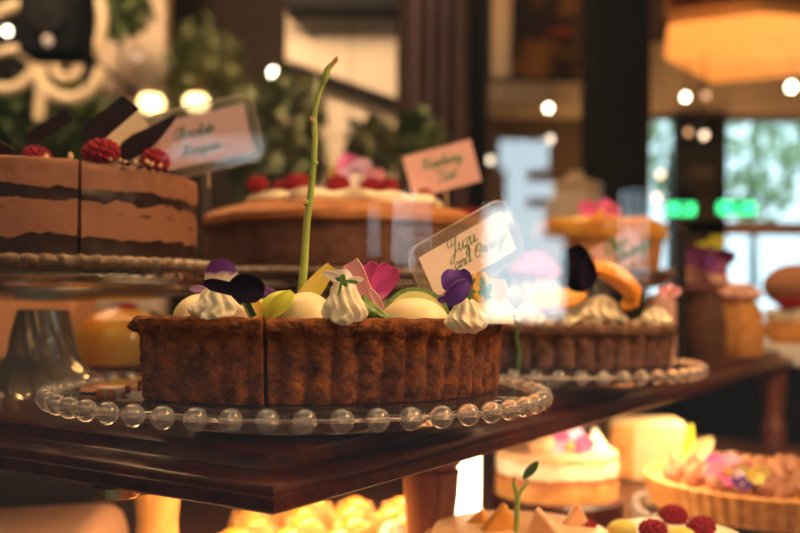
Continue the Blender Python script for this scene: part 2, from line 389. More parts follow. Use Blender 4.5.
def name_card(p_tl, p_tr, p_bl, Y, lines, label, mats, border=None, text_h=0.0026, dY=(0, 0), rad=0.00028, stick=0.03):
    """a written card in a clear holder on a stick; corners in photo pixels of the paper card"""
    tl = at(*p_tl, Y); tr = at(*p_tr, Y+dY[0]); bl = at(*p_bl, Y+dY[1])
    ex = tr-tl; W = ex.length; ex.normalize(); ey = (tl-bl); ey -= ex*ey.dot(ex); H = ey.length; ey.normalize()
    en = ex.cross(ey)
    if en.y > 0: en = -en
    org = tl-ey*H
    r = empty('name_card', org+ex*W*0.5, label, 'sign')
    def slab(x0, x1, y0, y1, th, rr, off):
        poly = []
        for cx, cy, a0 in ((x1-rr, y1-rr, 0), (x0+rr, y1-rr, PI/2), (x0+rr, y0+rr, PI), (x1-rr, y0+rr, 1.5*PI)):
            for k in range(6): a = a0+PI/2*k/5; poly.append((cx+rr*math.cos(a), cy+rr*math.sin(a)))
        m = MB().prism(poly, -th/2, th/2)
        m.v = [org+ex*v.x+ey*v.y+en*(v.z+off) for v in m.v]; return m
    slab(0, W, 0, H, 0.0005, 0.0006, 0).build('paper', mats[0], r, org=r.location, smooth=False)
    if border is not None:
        b = border
        slab(-b, W+b, -b, H+b, 0.0008, min(b*1.4, 0.01), -0.0010).build('clear_holder', m_acrylic, r, org=r.location)
        # bright bevelled edge of the acrylic
        poly = []
        rr = min(b*1.4, 0.01)
        for cx, cy, a0 in ((W+b-rr, H+b-rr, 0), (-b+rr, H+b-rr, PI/2), (-b+rr, -b+rr, PI), (W+b-rr, -b+rr, 1.5*PI)):
            for k in range(7): a = a0+PI/2*k/6; poly.append(org+ex*(cx+rr*math.cos(a))+ey*(cy+rr*math.sin(a))-en*0.001)
        MB().tube(poly+[poly[0]], 0.00055, 6).build('holder_edge', m_edge, r, org=r.location)
    L = MB()
    for text, fx, fy, h in lines:
        m, w = script(text, h, rad, org+ex*W*fx+ey*H*fy+en*0.0004, ex, ey, en); L.merge(m)
    L.build('lettering', mats[1], r, org=r.location)
    c = org+ex*W*0.5
    MB().tube([c-en*0.0016+ey*0.006, c-en*0.0016-Vector((0, 0, stick))], 0.0009, 6).build('stick', m_stick, r, org=r.location)
    return r
m_edge = mat('acrylic_edge', (0.6, 0.5, 0.42), rough=0.3, trans=0.5)
m_stick = mat('stick_wood', (0.6, 0.45, 0.28), rough=0.7)
m_green = glow('green_light', (.02, .85, .30), 2.6)
m_lampshade = glow('warm_shade', (1, .70, .30), 5.0)
m_bulbs = [glow('bright_bulb', (1, .88, .62), 15), glow('medium_bulb', (1, .86, .66), 3.2), glow('dim_bulb', (1, .80, .60), .9), glow('faint_bulb', (1, .80, .62), .35)]
m_tube = glow('white_tube', (1, .84, .56), 5)
m_sponge2 = mat('jam', (.45, .14, .05), (.6, .25, .1), scale=60, rough=.5)
m_wallp = mat('pale_plaster', (.62, .47, .34), (.68, .52, .38), scale=3, rough=.9)
m_orchid = mat('orchid_petal', (.80, .80, .42), (.88, .86, .56), scale=60, rough=.5, sss=.2)
m_slate = mat('slate', (.008, .008, .008), rough=.95, spec=.1)
m_peachf = mat('peach_flesh', (.85, .45, .22), (.9, .6, .36), scale=90, rough=.35, sss=.3)
m_greige = mat('grey_brown_plaster', (.20, .165, .13), (.26, .21, .165), scale=4, rough=.9)
vs_ = sc.view_settings
vs_.view_transform = 'Standard'; vs_.look = 'None'; vs_.gamma = 1.0; vs_.use_curve_mapping = False; vs_.exposure = 0.0
# ================================================================== THE SETTING
YP = 0.15                       # shop window plane
YB = 4.6                        # rear wall
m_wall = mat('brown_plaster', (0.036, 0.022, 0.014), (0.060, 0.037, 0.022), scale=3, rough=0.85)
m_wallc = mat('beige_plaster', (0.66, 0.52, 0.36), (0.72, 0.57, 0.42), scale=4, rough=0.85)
m_dark = mat('dark_paint', (0.009, 0.007, 0.006), rough=0.7, spec=.2)
m_darkb = mat('dark_brown_paint', (0.055, 0.03, 0.022), (0.075, 0.042, 0.03), scale=5, rough=0.7)
m_ceil = mat('tan_ceiling', (0.42, 0.30, 0.20), rough=0.9)
m_floor = mat('wood_floor', (0.02, 0.01, 0.006), (0.035, 0.018, 0.01), scale=6, rough=0.6, stretch=(1, 6, 1))
m_pave = mat('dark_asphalt', (0.006, 0.006, 0.006), (0.010, 0.010, 0.010), scale=5, rough=0.95, spec=.1)
m_paver = mat('courtyard_paving', (0.32, 0.31, 0.30), (0.4, 0.39, 0.37), scale=5, rough=0.9)
m_facade = mat('street_facade', (0.006, 0.0055, 0.005), rough=0.9, spec=.1)
m_pane = pane_mat('shop_glass', 2.05, (0.97, 0.975, 0.97))
m_rear = pane_mat('rear_glass', 0.5, (0.22, 0.235, 0.24))
def struct(o): o['kind'] = 'structure'; return o
def sbox(name, x0, x1, y0, y1, z0, z1, m):
    return struct(MB().box(((x0+x1)/2, (y0+y1)/2, (z0+z1)/2), (x1-x0, y1-y0, z1-z0)).build(name, m, smooth=False))
XL, XR, ZC = -2.6, 4.2, 3.3
sbox('floor', XL, XR, YP+.03, YB, -0.1, 0, m_floor)
sbox('ceiling', XL, XR, YP, YB+.1, ZC, ZC+.1, m_ceil)
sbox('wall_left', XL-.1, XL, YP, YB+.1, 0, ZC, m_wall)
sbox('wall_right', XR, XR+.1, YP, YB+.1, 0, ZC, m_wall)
sbox('ground_street', -30, 30, -45, YP-.03, -0.1, 0, m_pave)
# front wall around the shop window
w = MB()
for x0, x1, z0, z1 in ((XL-.5, -1.7, 0, 3.6), (2.4, XR+.5, 0, 3.6), (-1.7, 2.4, 0, 0.62), (-1.7, 2.4, 2.5, 3.6)):
    w.box(((x0+x1)/2, YP, (z0+z1)/2), (x1-x0, .06, z1-z0))
struct(w.build('wall_front', m_darkb, smooth=False))
g = struct(MB().add([(-1.7, YP, .62), (2.4, YP, .62), (2.4, YP, 2.5), (-1.7, YP, 2.5)], [(0, 1, 2, 3)]).build('window_front', m_pane, smooth=False))
# rear wall with the window onto the courtyard
wx0, wx1 = at(638, 200, YB).x, 2.75
wz0, wz1 = at(700, 347, YB).z, at(700, 118, YB).z
w = MB()
for x0, x1, z0, z1 in ((XL, wx0, 0, ZC), (wx1, XR, 0, ZC), (wx0, wx1, 0, wz0), (wx0, wx1, wz1, ZC)):
    w.box(((x0+x1)/2, YB+.05, (z0+z1)/2), (x1-x0, .1, z1-z0))
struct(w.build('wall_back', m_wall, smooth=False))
struct(MB().add([(wx0, YB+.06, wz0), (wx1, YB+.06, wz0), (wx1, YB+.06, wz1), (wx0, YB+.06, wz1)], [(0, 1, 2, 3)]).build('window_rear', m_rear, smooth=False))
tz = at(740, 229, YB).z
struct(MB().box(((wx0+wx1)/2+.12, YB-.03, tz), (wx1-wx0-.2, .06, px(13, YB))).build('trim_1', m_darkb, smooth=False))      # transom rail
mx0, mx1 = at(672, 200, YB).x, at(722, 200, YB).x
struct(MB().box(((mx0+mx1)/2, YB-.02, (wz0+wz1)/2), (mx1-mx0, .08, wz1-wz0)).build('trim_2', m_dark, smooth=False))          # broad mullion
# unseen facade opposite, its openings cut to place sky reflections in the shop glass
def mirror(x, y, D=26.0):
    p = at(x, y, D); return p.x, 2*YP-D, p.z
holes = [(497, 138, 548, 169), (504, 165, 526, 208), (526, 179, 553, 197), (484, 205, 545, 318), (543, 236, 564, 316),
         (620, 188, 625, 272), (630, 186, 635, 278), (640, 188, 645, 275),
         (180, 139, 262, 142), (172, 145, 262, 148), (166, 151, 260, 154), (163, 157, 258, 160), (396, 196, 399, 262), (408, 190, 411, 268), (424, 200, 426, 250), (372, 205, 374, 258)]
xs = sorted({h[0] for h in holes} | {h[2] for h in holes} | {-2600, 3600}); ys = sorted({h[1] for h in holes} | {h[3] for h in holes} | {-330, 350})
fm = MB()
for i in range(len(xs)-1):
    for j in range(len(ys)-1):
        cx, cy = (xs[i]+xs[i+1])/2, (ys[j]+ys[j+1])/2
        if any(h[0] < cx < h[2] and h[1] < cy < h[3] for h in holes): continue
        a = mirror(xs[i], ys[j]); b = mirror(xs[i+1], ys[j+1])
        # rows follow the image roll only slightly: use centre line heights
        z1 = Z0+(HZ-ys[j])/F*26; z0 = Z0+(HZ-ys[j+1])/F*26
        if j == len(ys)-2: z0 = 0
        x0 = (xs[i]-400)/F*26; x1 = (xs[i+1]-400)/F*26
        fm.box(((x0+x1)/2, a[1], (z0+z1)/2), (x1-x0, .3, z1-z0))
fo = fm.build('reflection_facade', m_facade, smooth=False)
tag(fo, 'unseen dark facade across the street, openings cut to shape the glass reflections', 'building')
struct(fo)
m_sky_block = mat('sky_block_cloth', (0.01, 0.009, 0.009), rough=0.9, spec=.1)
struct(MB().box((0.5, YP-1.65, 2.75), (9, 3.2, .05)).build('trim_3', m_sky_block, smooth=False))  # unseen slab added over the window to block sky light
# courtyard beyond the rear window
sbox('ground_courtyard', -1, 9, YB+.2, YB+9, 0.0, 0.05, m_paver)
m_garden = mat('garden_leaf', (0.40, 0.55, 0.26), (0.62, 0.72, 0.5), scale=3, rough=0.6)
m_bark = mat('bark', (0.12, 0.09, 0.06), rough=0.9)
def leaf_cloud(c, rad, n, size, seed, m, name, parent=None, org=None):
    rg = random.Random(seed); b = MB()
    for _ in range(n):
        while True:
            d = Vector((rg.uniform(-1, 1), rg.uniform(-1, 1), rg.uniform(-1, 1)))
            if d.length < 1: break
        p = Vector(c)+Vector((d.x*rad[0], d.y*rad[1], d.z*rad[2]))
        q = Matrix.Rotation(rg.uniform(0, 6.3), 3, 'Z') @ Matrix.Rotation(rg.uniform(-1.2, 1.2), 3, 'X')
        s = size*rg.uniform(.6, 1.3)
        vs = [p+q @ Vector(v)*s for v in ((0, -1, 0), (.45, -.1, .12), (0, 0, 0), (-.45, -.1, .12), (0, 1, -.1))]
        b.add(vs, [(0, 1, 2), (0, 2, 3), (1, 4, 2), (3, 2, 4)])
    return b.build(name, m, parent, org=org, smooth=False)
for k, (x, y, Y, rx, rz, lb) in enumerate([(668, 150, 7.6, .42, .55, 'green courtyard bush behind the rear window, left of the black board'),
                                         (752, 160, 7.0, .40, .50, 'green courtyard bush behind the rear window, right of the black board'),
                                         (806, 132, 8.6, .5, .40, 'pale green courtyard bush at the upper right window corner')]):
    c = at(x, y, Y)
    r = empty('courtyard_tree', (c.x, c.y, 0.05), lb, 'tree', 'courtyard trees')
    leaf_cloud(c, (rx, .35, rz), 210, .09, k, m_garden, 'foliage', r, r.location)
    MB().tube([(c.x, c.y, .05), (c.x+.02, c.y, c.z*.6), (c.x, c.y, c.z)], [.05, .035, .02], 8).build('trunk', m_bark, r, org=r.location)
# ================================================================== LIGHT
wd = bpy.data.worlds.new('sky'); sc.world = wd; wd.use_nodes = True
bg = wd.node_tree.nodes['Background']; bg.inputs[0].default_value = (0.68, 0.90, 1.0, 1); bg.inputs[1].default_value = 9.0
def area(name, loc, target, w, h, p, c, shape='RECTANGLE', spread=None):
    l = bpy.data.lights.new(name, 'AREA'); l.shape = shape; l.size = w; l.size_y = h; l.energy = p; l.color = c
    if spread: l.spread = spread
    o = bpy.data.objects.new(name, l); col.objects.link(o); o.location = loc
    d = Vector(target)-Vector(loc); o.rotation_euler = d.to_track_quat('-Z', 'Y').to_euler(); return o
def portal(name, loc, target, w, h):
    o = area(name, loc, target, w, h, 1, (1, 1, 1)); o.data.cycles.is_portal = True
portal('front_portal', (.35, YP-.04, 1.56), (.35, 2, 1.56), 4.1, 1.88)
portal('rear_portal', ((wx0+wx1)/2, YB+.1, (wz0+wz1)/2), ((wx0+wx1)/2, 2, (wz0+wz1)/2), wx1-wx0, wz1-wz0)
CORN_ = Vector((-.0535, .405, 0)); U_ = Vector((.5330, .8461, 0)); V_ = Vector((-.8461, .5330, 0))
WARM = (1.0, 0.60, 0.28); WARMER = (1.0, 0.50, 0.17)
area('ceiling_lamp', (-.05, 1.15, 2.6), (0, .6, 1.2), 2.2, .5, 21, WARM, 'RECTANGLE')
area('right_lamp', (.80, .34, 2.0), (.05, .55, 1.2), .5, .5, 14, WARM, 'DISK')
area('left_lamp', (-1.0, 1.5, 2.4), (-.3, .8, 1.25), .5, .5, 5, WARM, 'DISK')
for k_, (u_, v_, e_) in enumerate(((.26, .19, 1.5), (.68, .03, 1.6))):
    q_ = CORN_+U_*u_+V_*v_
    area('under_shelf_lamp', (q_.x, q_.y, 1.150), (q_.x, q_.y, 1.0), .42, .06, e_, (1, .66, .34)).rotation_euler = (0, 0, math.radians(58))
area('canopy_fill', at(745, 470, 3.3), at(735, 40, 4.3), .7, .7, 82, WARMER, 'DISK')  # added light, aimed up to brighten the canopy boards
area('partition_fill', (-.35, 2.3, 2.95), (-.2, 3.3, 1.95), .3, .3, 6, (1, .72, .46), 'DISK', 1.5)  # added light to brighten the pale partition
area('room_lamp', (.2, 3.0, 3.1), (-.4, 4.2, 1.2), .5, .5, 14, WARM, 'DISK')
area('left_wall_lamp', (-1.1, 2.6, 3.0), (-1.4, 3.6, 1.6), .4, .4, 44, (1, .68, .40), 'DISK')
# ================================================================== UPPER DISPLAY TABLE
ZT = Z0-0.068
U = Vector((.5330, .8461, 0)); V = Vector((-.8461, .5330, 0))       # along the right edge / along the left edge
CORN = Vector((-.0535, .405, 0))
def tp(u, v, z=0): p = CORN+U*u+V*v; return Vector((p.x, p.y, z))
ANG = math.atan2(U.y, U.x)
LU, LV = 1.26, 0.85
table = empty('display_table', tp(LU/2, LV/2, 0), 'dark polished mahogany display table with stepped edge carrying the cakes', 'table')
top = MB()
prof = [(0.026, 0), (0.0195, -.0005), (0.0175, -.002), (0.0165, -.0080), (0.0152, -.0092)] + \
       [(.0145-.0133*math.sin(PI/2*k/9), -.0166+.0072*math.cos(PI/2*k/9)) for k in range(10)] + [(0.0, -.0172), (0.0, -.0232), (.0015, -.0245), (.05, -.0245)]
rings = []
for d, z in prof:
    rings.append([tp(d, d, ZT+z), tp(LU-d, d, ZT+z), tp(LU-d, LV-d, ZT+z), tp(d, LV-d, ZT+z)])
vs = [p for r in rings for p in r]; n = len(rings); fs = [(0, 1, 2, 3), tuple((n-1)*4+k for k in (3, 2, 1, 0))]
for i in range(n-1):
    for k in range(4): fs.append((i*4+k, (i+1)*4+k, (i+1)*4+(k+1) % 4, i*4+(k+1) % 4))
mm = MB().add(vs, fs)
tb = mm.build('table_top', m_wood, table, org=table.location)
# wood grain along the object: no rotation baked, so give the mesh its own axes
ZL = Z0-0.215                                                      # lower deck height
def leg_prof(r, z0, z1):
    h = z1-z0
    P = [(0, 0), (r*1.0, 0), (r*1.0, h*.16), (r*.86, h*.18), (r*1.04, h*.22), (r*.86, h*.26), (r*.78, h*.42), (r*.92, h*.66), (r*.95, h*.74),
         (r*.99, h*.80), (r*.90, h*.815), (r*.90, h*.825), (r*1.02, h*.84), (r*1.05, h*.88), (r*1.0, h*.90), (r*.97, h*.905), (r*1.03, h*.92), (r*1.03, h), (0, h)]
    return P
for (x, y, Y, r, m, nm) in ((157, 505, .70, .0192, m_wood_lit, 'turned leg with warm light in its colour'), (430, 500, .66, .0205, m_woodred, None), (773, 430, 1.460, .019, m_woodred, None)):  # same wood: warm light put into the left leg's colour, shade into the next
    p = at(x, y, Y)
    o = MB().lathe(leg_prof(r, 0, ZT-.0245-ZL), 40).build('leg', m, table, M=Matrix.Translation(Vector((p.x, p.y, ZL))-table.location))
    if nm: o['label'] = nm
for (u, v) in ((LU-.1, LV-.1), (.2, LV-.1)):
    q = tp(u, v, ZL)
    MB().lathe(leg_prof(.02, 0, ZT-.0245-ZL), 32).build('leg', m_woodred, table, M=Matrix.Translation(q-table.location))
# brass bracket under the left edge
br = empty('bracket', at(116, 482, .474), 'small brass bracket under the left edge of the dark table', 'bracket')
q = Vector(br.location); q.z = ZT-.0245
br.location = q
MB().lathe([(0, -.0068), (.0105, -.0068), (.0115, -.0058), (.0115, -.001), (.010, 0), (0, 0)], 28).build('barrel', m_brass, br)
b = MB(); b.box((.0155, .010, -.0036), (.026, .0022, .0072), rz=.65); b.build('arm', m_brass, br, smooth=False)
# ================================================================== LOWER DECK
m_deck = mat('deck_wood', (0.10, 0.035, 0.018), (0.15, 0.055, 0.026), scale=18, rough=0.4, stretch=(1, 12, 12))
deck = empty('lower_shelf', Vector((.35, 1.25, 0)), 'dark wooden lower shelf full of brightly lit pastries below the table', 'shelf')
dk = MB()
poly = [tuple(tp(-.16, .17)[:2]), tuple(tp(-.16, -.62)[:2]), tuple(tp(1.1, -.62)[:2]), tuple(tp(1.47, 1.0)[:2]), tuple(tp(.02, 1.0)[:2]), tuple(tp(.02, .17)[:2])]
dk.prism([(x-.35, y-1.25) for x, y in poly], ZL-.03, ZL)
dk.build('board', m_deck, deck, smooth=False)
for u, v in ((.0, -.5), (1.0, -.5), (1.3, .9), (.12, .9), (.1, .25)):
    p = tp(u, v); MB().box((p.x-.35, p.y-1.25, (ZL-.03)/2), (.06, .06, ZL-.03), rz=ANG).build('post', m_deck, deck, smooth=False)
# ================================================================== GLASS PLATES WITH BEADED RIMS
ZR = Z0-0.0535
def beaded_plate(c, label, R=.15, n=54, zp=Z0-.0502, foot=.092, nb=None, base=None):
    base = ZT if base is None else base
    r = empty('glass_plate', (c[0], c[1], base), label, 'plate')
    t = zp-base
    prof = [(0, t-.004), (foot-.016, t-.0042), (foot-.008, t-.008), (foot-.004, .002), (foot-.003, 0.0004), (foot+.001, 0.0004), (foot+.002, .002), (foot+.001, t-.009), (foot+.01, t-.0055),
            (.126*R/.15, t-.0050), (.1365*R/.15, t-.0058), (.1386*R/.15, t-.0048), (.1392*R/.15, t-.0038), (.1386*R/.15, t-.0028), (.1365*R/.15, t-.0020), (.128*R/.15, 0+t-.0005), (.122*R/.15, t), (0, t)]
    MB().lathe(prof, 128).build('dish', m_bead, r)
    rb = .0056*R/.15
    MB().lathe([(R-rb+.0009*math.cos(a), t-.0036+.0009*math.sin(a)) for a in [2*PI*k/8 for k in range(9)]], 128).build('bead_ring', m_glass, r)
    src = MB().ball((0, 0, 0), rb, 24, 16)
    me = None
    for k in range(n):
        a = 2*PI*(k+.5)/n
        p = Vector((math.cos(a)*(R-rb), math.sin(a)*(R-rb), t-.0036))
        if me is None:
            o = src.build('bead', m_glass, r); me = o
        else:
            o = me.copy(); col.objects.link(o); o.parent = r
        o.location = p
    return r
PC = (-.0590, .567)
beaded_plate(PC, 'round clear glass plate with beaded rim under the front fluted brown cake')
PR = (.1175, .835)
beaded_plate(PR, 'clear glass plate with beaded rim under the darker cake with orange slices')
# ================================================================== FRONT FLUTED CAKE
def fluted(c, R, z0, h, a0, a1, nf, amp, label, name, mcrust, mcut, cat='cake', lip=.0022, seed=0.0, ncol=11, tops=None, group=None):
    r = empty(name, (c[0], c[1], z0), label, cat, group)
    n = max(8, int((a1-a0)/(2*PI)*nf*ncol))
    prof = [(0, 0), (R*.5, 0), (R-.006, 0), (R-.0028, .0006), (R-.0016, .003)]
    for k in range(1, 13): prof.append((R-.0016+.0016*k/12, .003+(h-.0125)*k/12))
    prof += [(R+lip*.6, h-.0085), (R+lip*1.0, h-.0065), (R+lip*1.15, h-.004), (R+lip*.8, h-.0015), (R-.0005, h-.0002), (R-.004, h-.0002), (R-.009, h-.0015), (R-.018, h-.0026), (R*.7, h-.003), (R*.4, h-.003), (0, h-.003)]
    def mod(t, rr, z):
        d = 0
        if rr > R-.012:
            k = 1-abs(math.sin(nf*t/2))**0.75
            f = min(1, max(0, (h-.0065-z)/.006)) if z > h-.014 else 1.0
            d -= amp*k*f
            q = (c[0]+rr*math.cos(t)*1.0, c[1]+rr*math.sin(t), z)
            d += .0011*nz3(q, 130)+.0009*nz3(q, 320)+0.0007*nz3((q[0], q[1], q[2]*.3+seed), 60)
            if z > h-.011: d += .0012*nz3((q[0], q[1], seed), 90)
        dz = .0008*nz3((rr*math.cos(t)*1.0+seed, rr*math.sin(t), z), 110) if z > h-.008 else 0
        if z > h-.0095 and z < h-.006 and rr > R-.003: dz += .0018*nz3((math.cos(t)*R, math.sin(t)*R, 3+seed), 70)
        return rr+d, z+dz
    full = a1-a0 > 6.28
    o = MB().lathe(prof, n, a0, a1, mod=mod).build('crust', mcrust, r)
    return r
ZC0 = Z0-.0500; HC = .0425
cL = fluted((PC[0], PC[1]-.003), .1185, ZC0, HC, math.radians(231.5), math.radians(266.95), 56, .0034,
            'left slice of the front fluted brown cake, with black and purple pansy', 'cake_slice', m_crust, m_crumb, seed=2.0)
cR = fluted((PC[0]+.0014, PC[1]), .1185, ZC0, HC, math.radians(267.35), math.radians(478), 56, .0046,
            'larger right part of the front fluted brown cake, with domes and lime', 'cake', m_crust, m_crumb, seed=5.0)
# crumbly lip hanging over the cut side of the left slice
lp = MB()
rg = random.Random(4)
a = math.radians(231.5)
for k in range(26):
    d = .1155-.002*k; p = Vector((PC[0]+math.cos(a)*d, PC[1]-.003+math.sin(a)*d, ZC0+HC-.0055))
    o2 = Vector((math.sin(a), -math.cos(a), 0))*(.0035+rg.uniform(-.001, .0012))
    s = .0042+rg.uniform(-.0006, .0008)
    lp.ball(p+o2, s, 9, 7, (1.25, 1.0, .85), mod=lambda v: 1+.16*noise.noise(v*3+Vector((k, 0, 0))))
for k in range(14):
    d = .1155-.001*k; p = Vector((PC[0]+math.cos(a)*d, PC[1]-.003+math.sin(a)*d, ZC0+rg.uniform(.003, .03)))
    lp.ball(p+Vector((math.sin(a), -math.cos(a), 0))*rg.uniform(0, .0015), rg.uniform(.0012, .0022), 7, 5)
lp.build('crumbly_lip', m_crust, cL, org=cL.location)
def on(root, name, mb, p, m, M3=None):
    T = Matrix.Translation(Vector(p)-Vector(root.location))
    if M3: T = T @ M3.to_4x4()
    return mb.build(name, m, root, M=T)
zt = ZC0+HC-.003
def seat(x, Y, z=zt):
    p = at(x, 300, Y); p.z = z; return p
# domes of white chocolate, cream rosettes
on(cL, 'white_chocolate_dome', dome_mb(.0165, .0165, .0145), seat(203, .512), m_dome)
on(cR, 'white_chocolate_dome', dome_mb(.0165, .0165, .0120), seat(262, .535), m_dome)
on(cR, 'white_chocolate_dome', dome_mb(.0150, .0150, .0157), seat(306, .487), m_dome)
on(cR, 'white_chocolate_dome', dome_mb(.0185, .0170, .0133), seat(414, .492), m_dome)
on(cR, 'white_chocolate_dome', dome_mb(.0150, .0150, .0125), seat(486, .510), m_dome)
on(cL, 'cream_rosette', rosette_mb(.0112, .0190, 6, 1.0), seat(216, .4600, zt-.0005), m_cream)
on(cR, 'cream_rosette', rosette_mb(.0096, .0235, 6, 2.2, 2.2), seat(344, .4570, zt-.0012), m_cream)
on(cR, 'cream_rosette', rosette_mb(.0092, .0170, 6, 3.7, 2.0), seat(466, .4570, zt-.0035), m_cream)
on(cR, 'cream_rosette', rosette_mb(.0100, .0150, 6, 5.1), seat(497, .530), m_cream)
# crumbs on the plate beside the cut
for k in range(9):
    p = Vector((PC[0]-.078+rg.uniform(-.02, .012), PC[1]-.078+rg.uniform(-.012, .05), ZC0))
    o = MB().ball((0, 0, 0), rg.uniform(.0012, .0026), 8, 6, mod=lambda v: 1+.3*noise.noise(v*2+Vector((k, 1, 0)))).build('cake_crumb', m_crust)
    o.location = p+Vector((0, 0, .001)); tag(o, 'tiny brown cake crumb on the front glass plate beside the cut', 'crumb', 'crumbs on the front plate')
# --- flowers on the front cake
Yp = .455
flower('pansy_flower', at(225, 290, Yp), [
    (m_pansy, (221, 290), (219, 259.5), 34, Yp, dict(cup=-.1, bend=.05, prof=[.5, .88, 1.0, .96, .78, .42])),
    (m_black, (240, 291), (203, 282.5), 13, Yp-.006, dict(cup=.1, prof=[.8, 1.0, 1.0, 1.0, .9, .3])),
    (m_black, (230, 286), (264, 291), 27, Yp-.008, dict(cup=.22, bend=-.1, prof=[.35, .85, 1.05, 1.05, .9, .3])),
    (m_mauve, (206, 289), (189, 289), 7, Yp+.012, dict(cup=.1)),
    (m_dstem, (241, 292), (253, 317), 8, Yp+.001, dict(cup=.25, prof=[.7, .9, 1, 1, 1, 1]), 'flower_stem'),
], 'purple and black pansy with pale centre on the left cream rosette')
flower('flower_petal', at(258, 318, .50), [(m_custard, (259, 322), (252, 296), 15, .478, dict(cup=.1), 'petal')], 'orange yellow petal beside the black pansy stem')
pf = empty('lime_green_petal', at(278, 318, .474), 'folded lime green petal left of the front white dome', 'flower')
MB().ball((0, 0, 0), .0085, 20, 14, (1.25, .8, .95), M=Matrix.Rotation(-.5, 4, 'Y')).build('petal', m_limep, pf, M=Matrix.Translation(at(278, 307.5, .482)-Vector(pf.location)))
petal(at(268, 318, .476), at(292, 292, .476), px(17, .476), cup=.35, bend=-.15).build('petal', m_limep, pf, org=pf.location)
flower('yellow_petal', at(300, 300, .497), [
    (m_yellowp, (294, 306), (331, 266), 17, .503, dict(cup=.28, tilt=.3, prof=[.5, .85, 1, 1, .9, .65])),
    (m_yellowp, (300, 308), (328, 276), 13, .508, dict(cup=-.2, tilt=-.5)),
], 'pale yellow pointed petals behind the front white dome')
flower('dark_petal', at(285, 297, .54), [
    (m_violet, (278, 297), (262, 289), 9, .54, dict(cup=.2)),
    (m_black, (278, 298), (296, 287), 8, .545, dict(cup=.2)),
    (m_black, (268, 298), (284, 289), 7, .55, dict(cup=.2)),
], 'dark violet petals lying behind the lime green petal')
# tall bare flower stem
st = empty('flower_stalk', at(300, 318, .505), 'tall bare green flower stalk standing in the front cake', 'stem')
pts = [(299, 318), (301.5, 290), (304, 262), (305, 245), (306.5, 222), (309.5, 200), (312, 178), (313.5, 160), (314.5, 138), (313.5, 120), (315, 108), (318.5, 94), (323, 82), (327, 74)]
P = [at(x, y, .505) for x, y in pts]
rad = [px(r, .505) for r in (4.6, 4.4, 4.0, 3.8, 3.6, 3.4, 3.2, 3.1, 2.9, 2.9, 2.5, 2.3, 2.3, 2.2)]
cr = []; rr = []
for i in range(len(P)-1):
    for j in range(4):
        t = j/4; cr.append(P[i].lerp(P[i+1], t)); rr.append(rad[i]*(1-t)+rad[i+1]*t)
MB().tube(cr+[P[-1]], rr+[rad[-1]], 12).build('stalk', m_stem, st, org=st.location)
for (x, y, r) in ((306.5, 203, 4.4), (314.2, 163, 3.7), (313, 120, 3.7)):
    MB().ball((0, 0, 0), px(r, .505), 12, 8, (1, 1, .8)).build('node', m_stem, st, M=Matrix.Translation(at(x, y, .505)-Vector(st.location)))
for (b, t, w) in (((305, 204), (302.5, 199), 3.5), ((313, 121), (310.5, 116.5), 3.5)):
    petal(at(*b, .502), at(*t, .502), px(w, .502), cup=.3).build('bud_scar', m_bud, st, org=st.location)
bm = MB()
bp = [(323.5, 83), (325.5, 76), (327, 69), (331, 65), (336, 60), (337, 56)]
bm.tube([at(x, y, .503) for x, y in bp], [px(r, .503) for r in (2.2, 3.6, 2.8, 2.4, 2.2, .6)], 10)
bm.build('bud', m_stem, st, org=st.location)
petal(at(332, 65, .502), at(337, 57, .502), px(4, .502), cup=.3).build('bud_tip', m_bud, st, org=st.location)
# white viola with green sepals on the middle rosette
flower('viola_flower', at(343, 280, .457), [
    (m_whitep, (342, 283), (340, 270), 21, .456, dict(cup=-.25, bend=.1, prof=[.4, .9, 1, .9, .7, .4])),
    (m_whitep, (345, 282), (323, 272), 9, .455, dict(cup=.1)),
    (m_whitep, (342, 282), (363, 279), 7, .456, dict(cup=.1)),
    (m_leaf, (342, 283), (342.5, 274), 6, .449, dict(cup=.2), 'sepal'),
    (m_leaf, (342, 281), (335, 278), 3.5, .449, dict(cup=.2), 'sepal'),
    (m_leaf, (343, 281), (358, 282), 3.5, .4495, dict(cup=.2), 'sepal'),
    (m_leaf, (342, 282), (347, 286), 4, .449, dict(cup=.2), 'sepal'),
    (m_leaf, (342, 280), (337.5, 296), 2.6, .448, dict(cup=.1, prof=[1, 1, .9, .8, .7, .5]), 'flower_stem'),
], 'white viola with green sepals seen from behind on the middle cream rosette')
flower('magenta_flower', at(368, 300, .489), [
    (m_magenta, (366, 304), (372, 262), 26, .492, dict(cup=.2, ruffle=.0008)),
    (m_magenta, (371, 302), (389, 265), 27, .488, dict(cup=.25, tilt=.35, ruffle=.001, prof=[.25, .55, .8, 1, 1, .6])),
    (m_pinkp, (378, 312), (350, 262), 19, .480, dict(cup=.15, tilt=-.2, prof=[.35, .5, .65, .8, 1, .9])),
    (m_pinkp, (383, 312), (369, 288), 8, .478, dict(cup=.2)),
], 'magenta and pink flower behind the middle cream rosette')
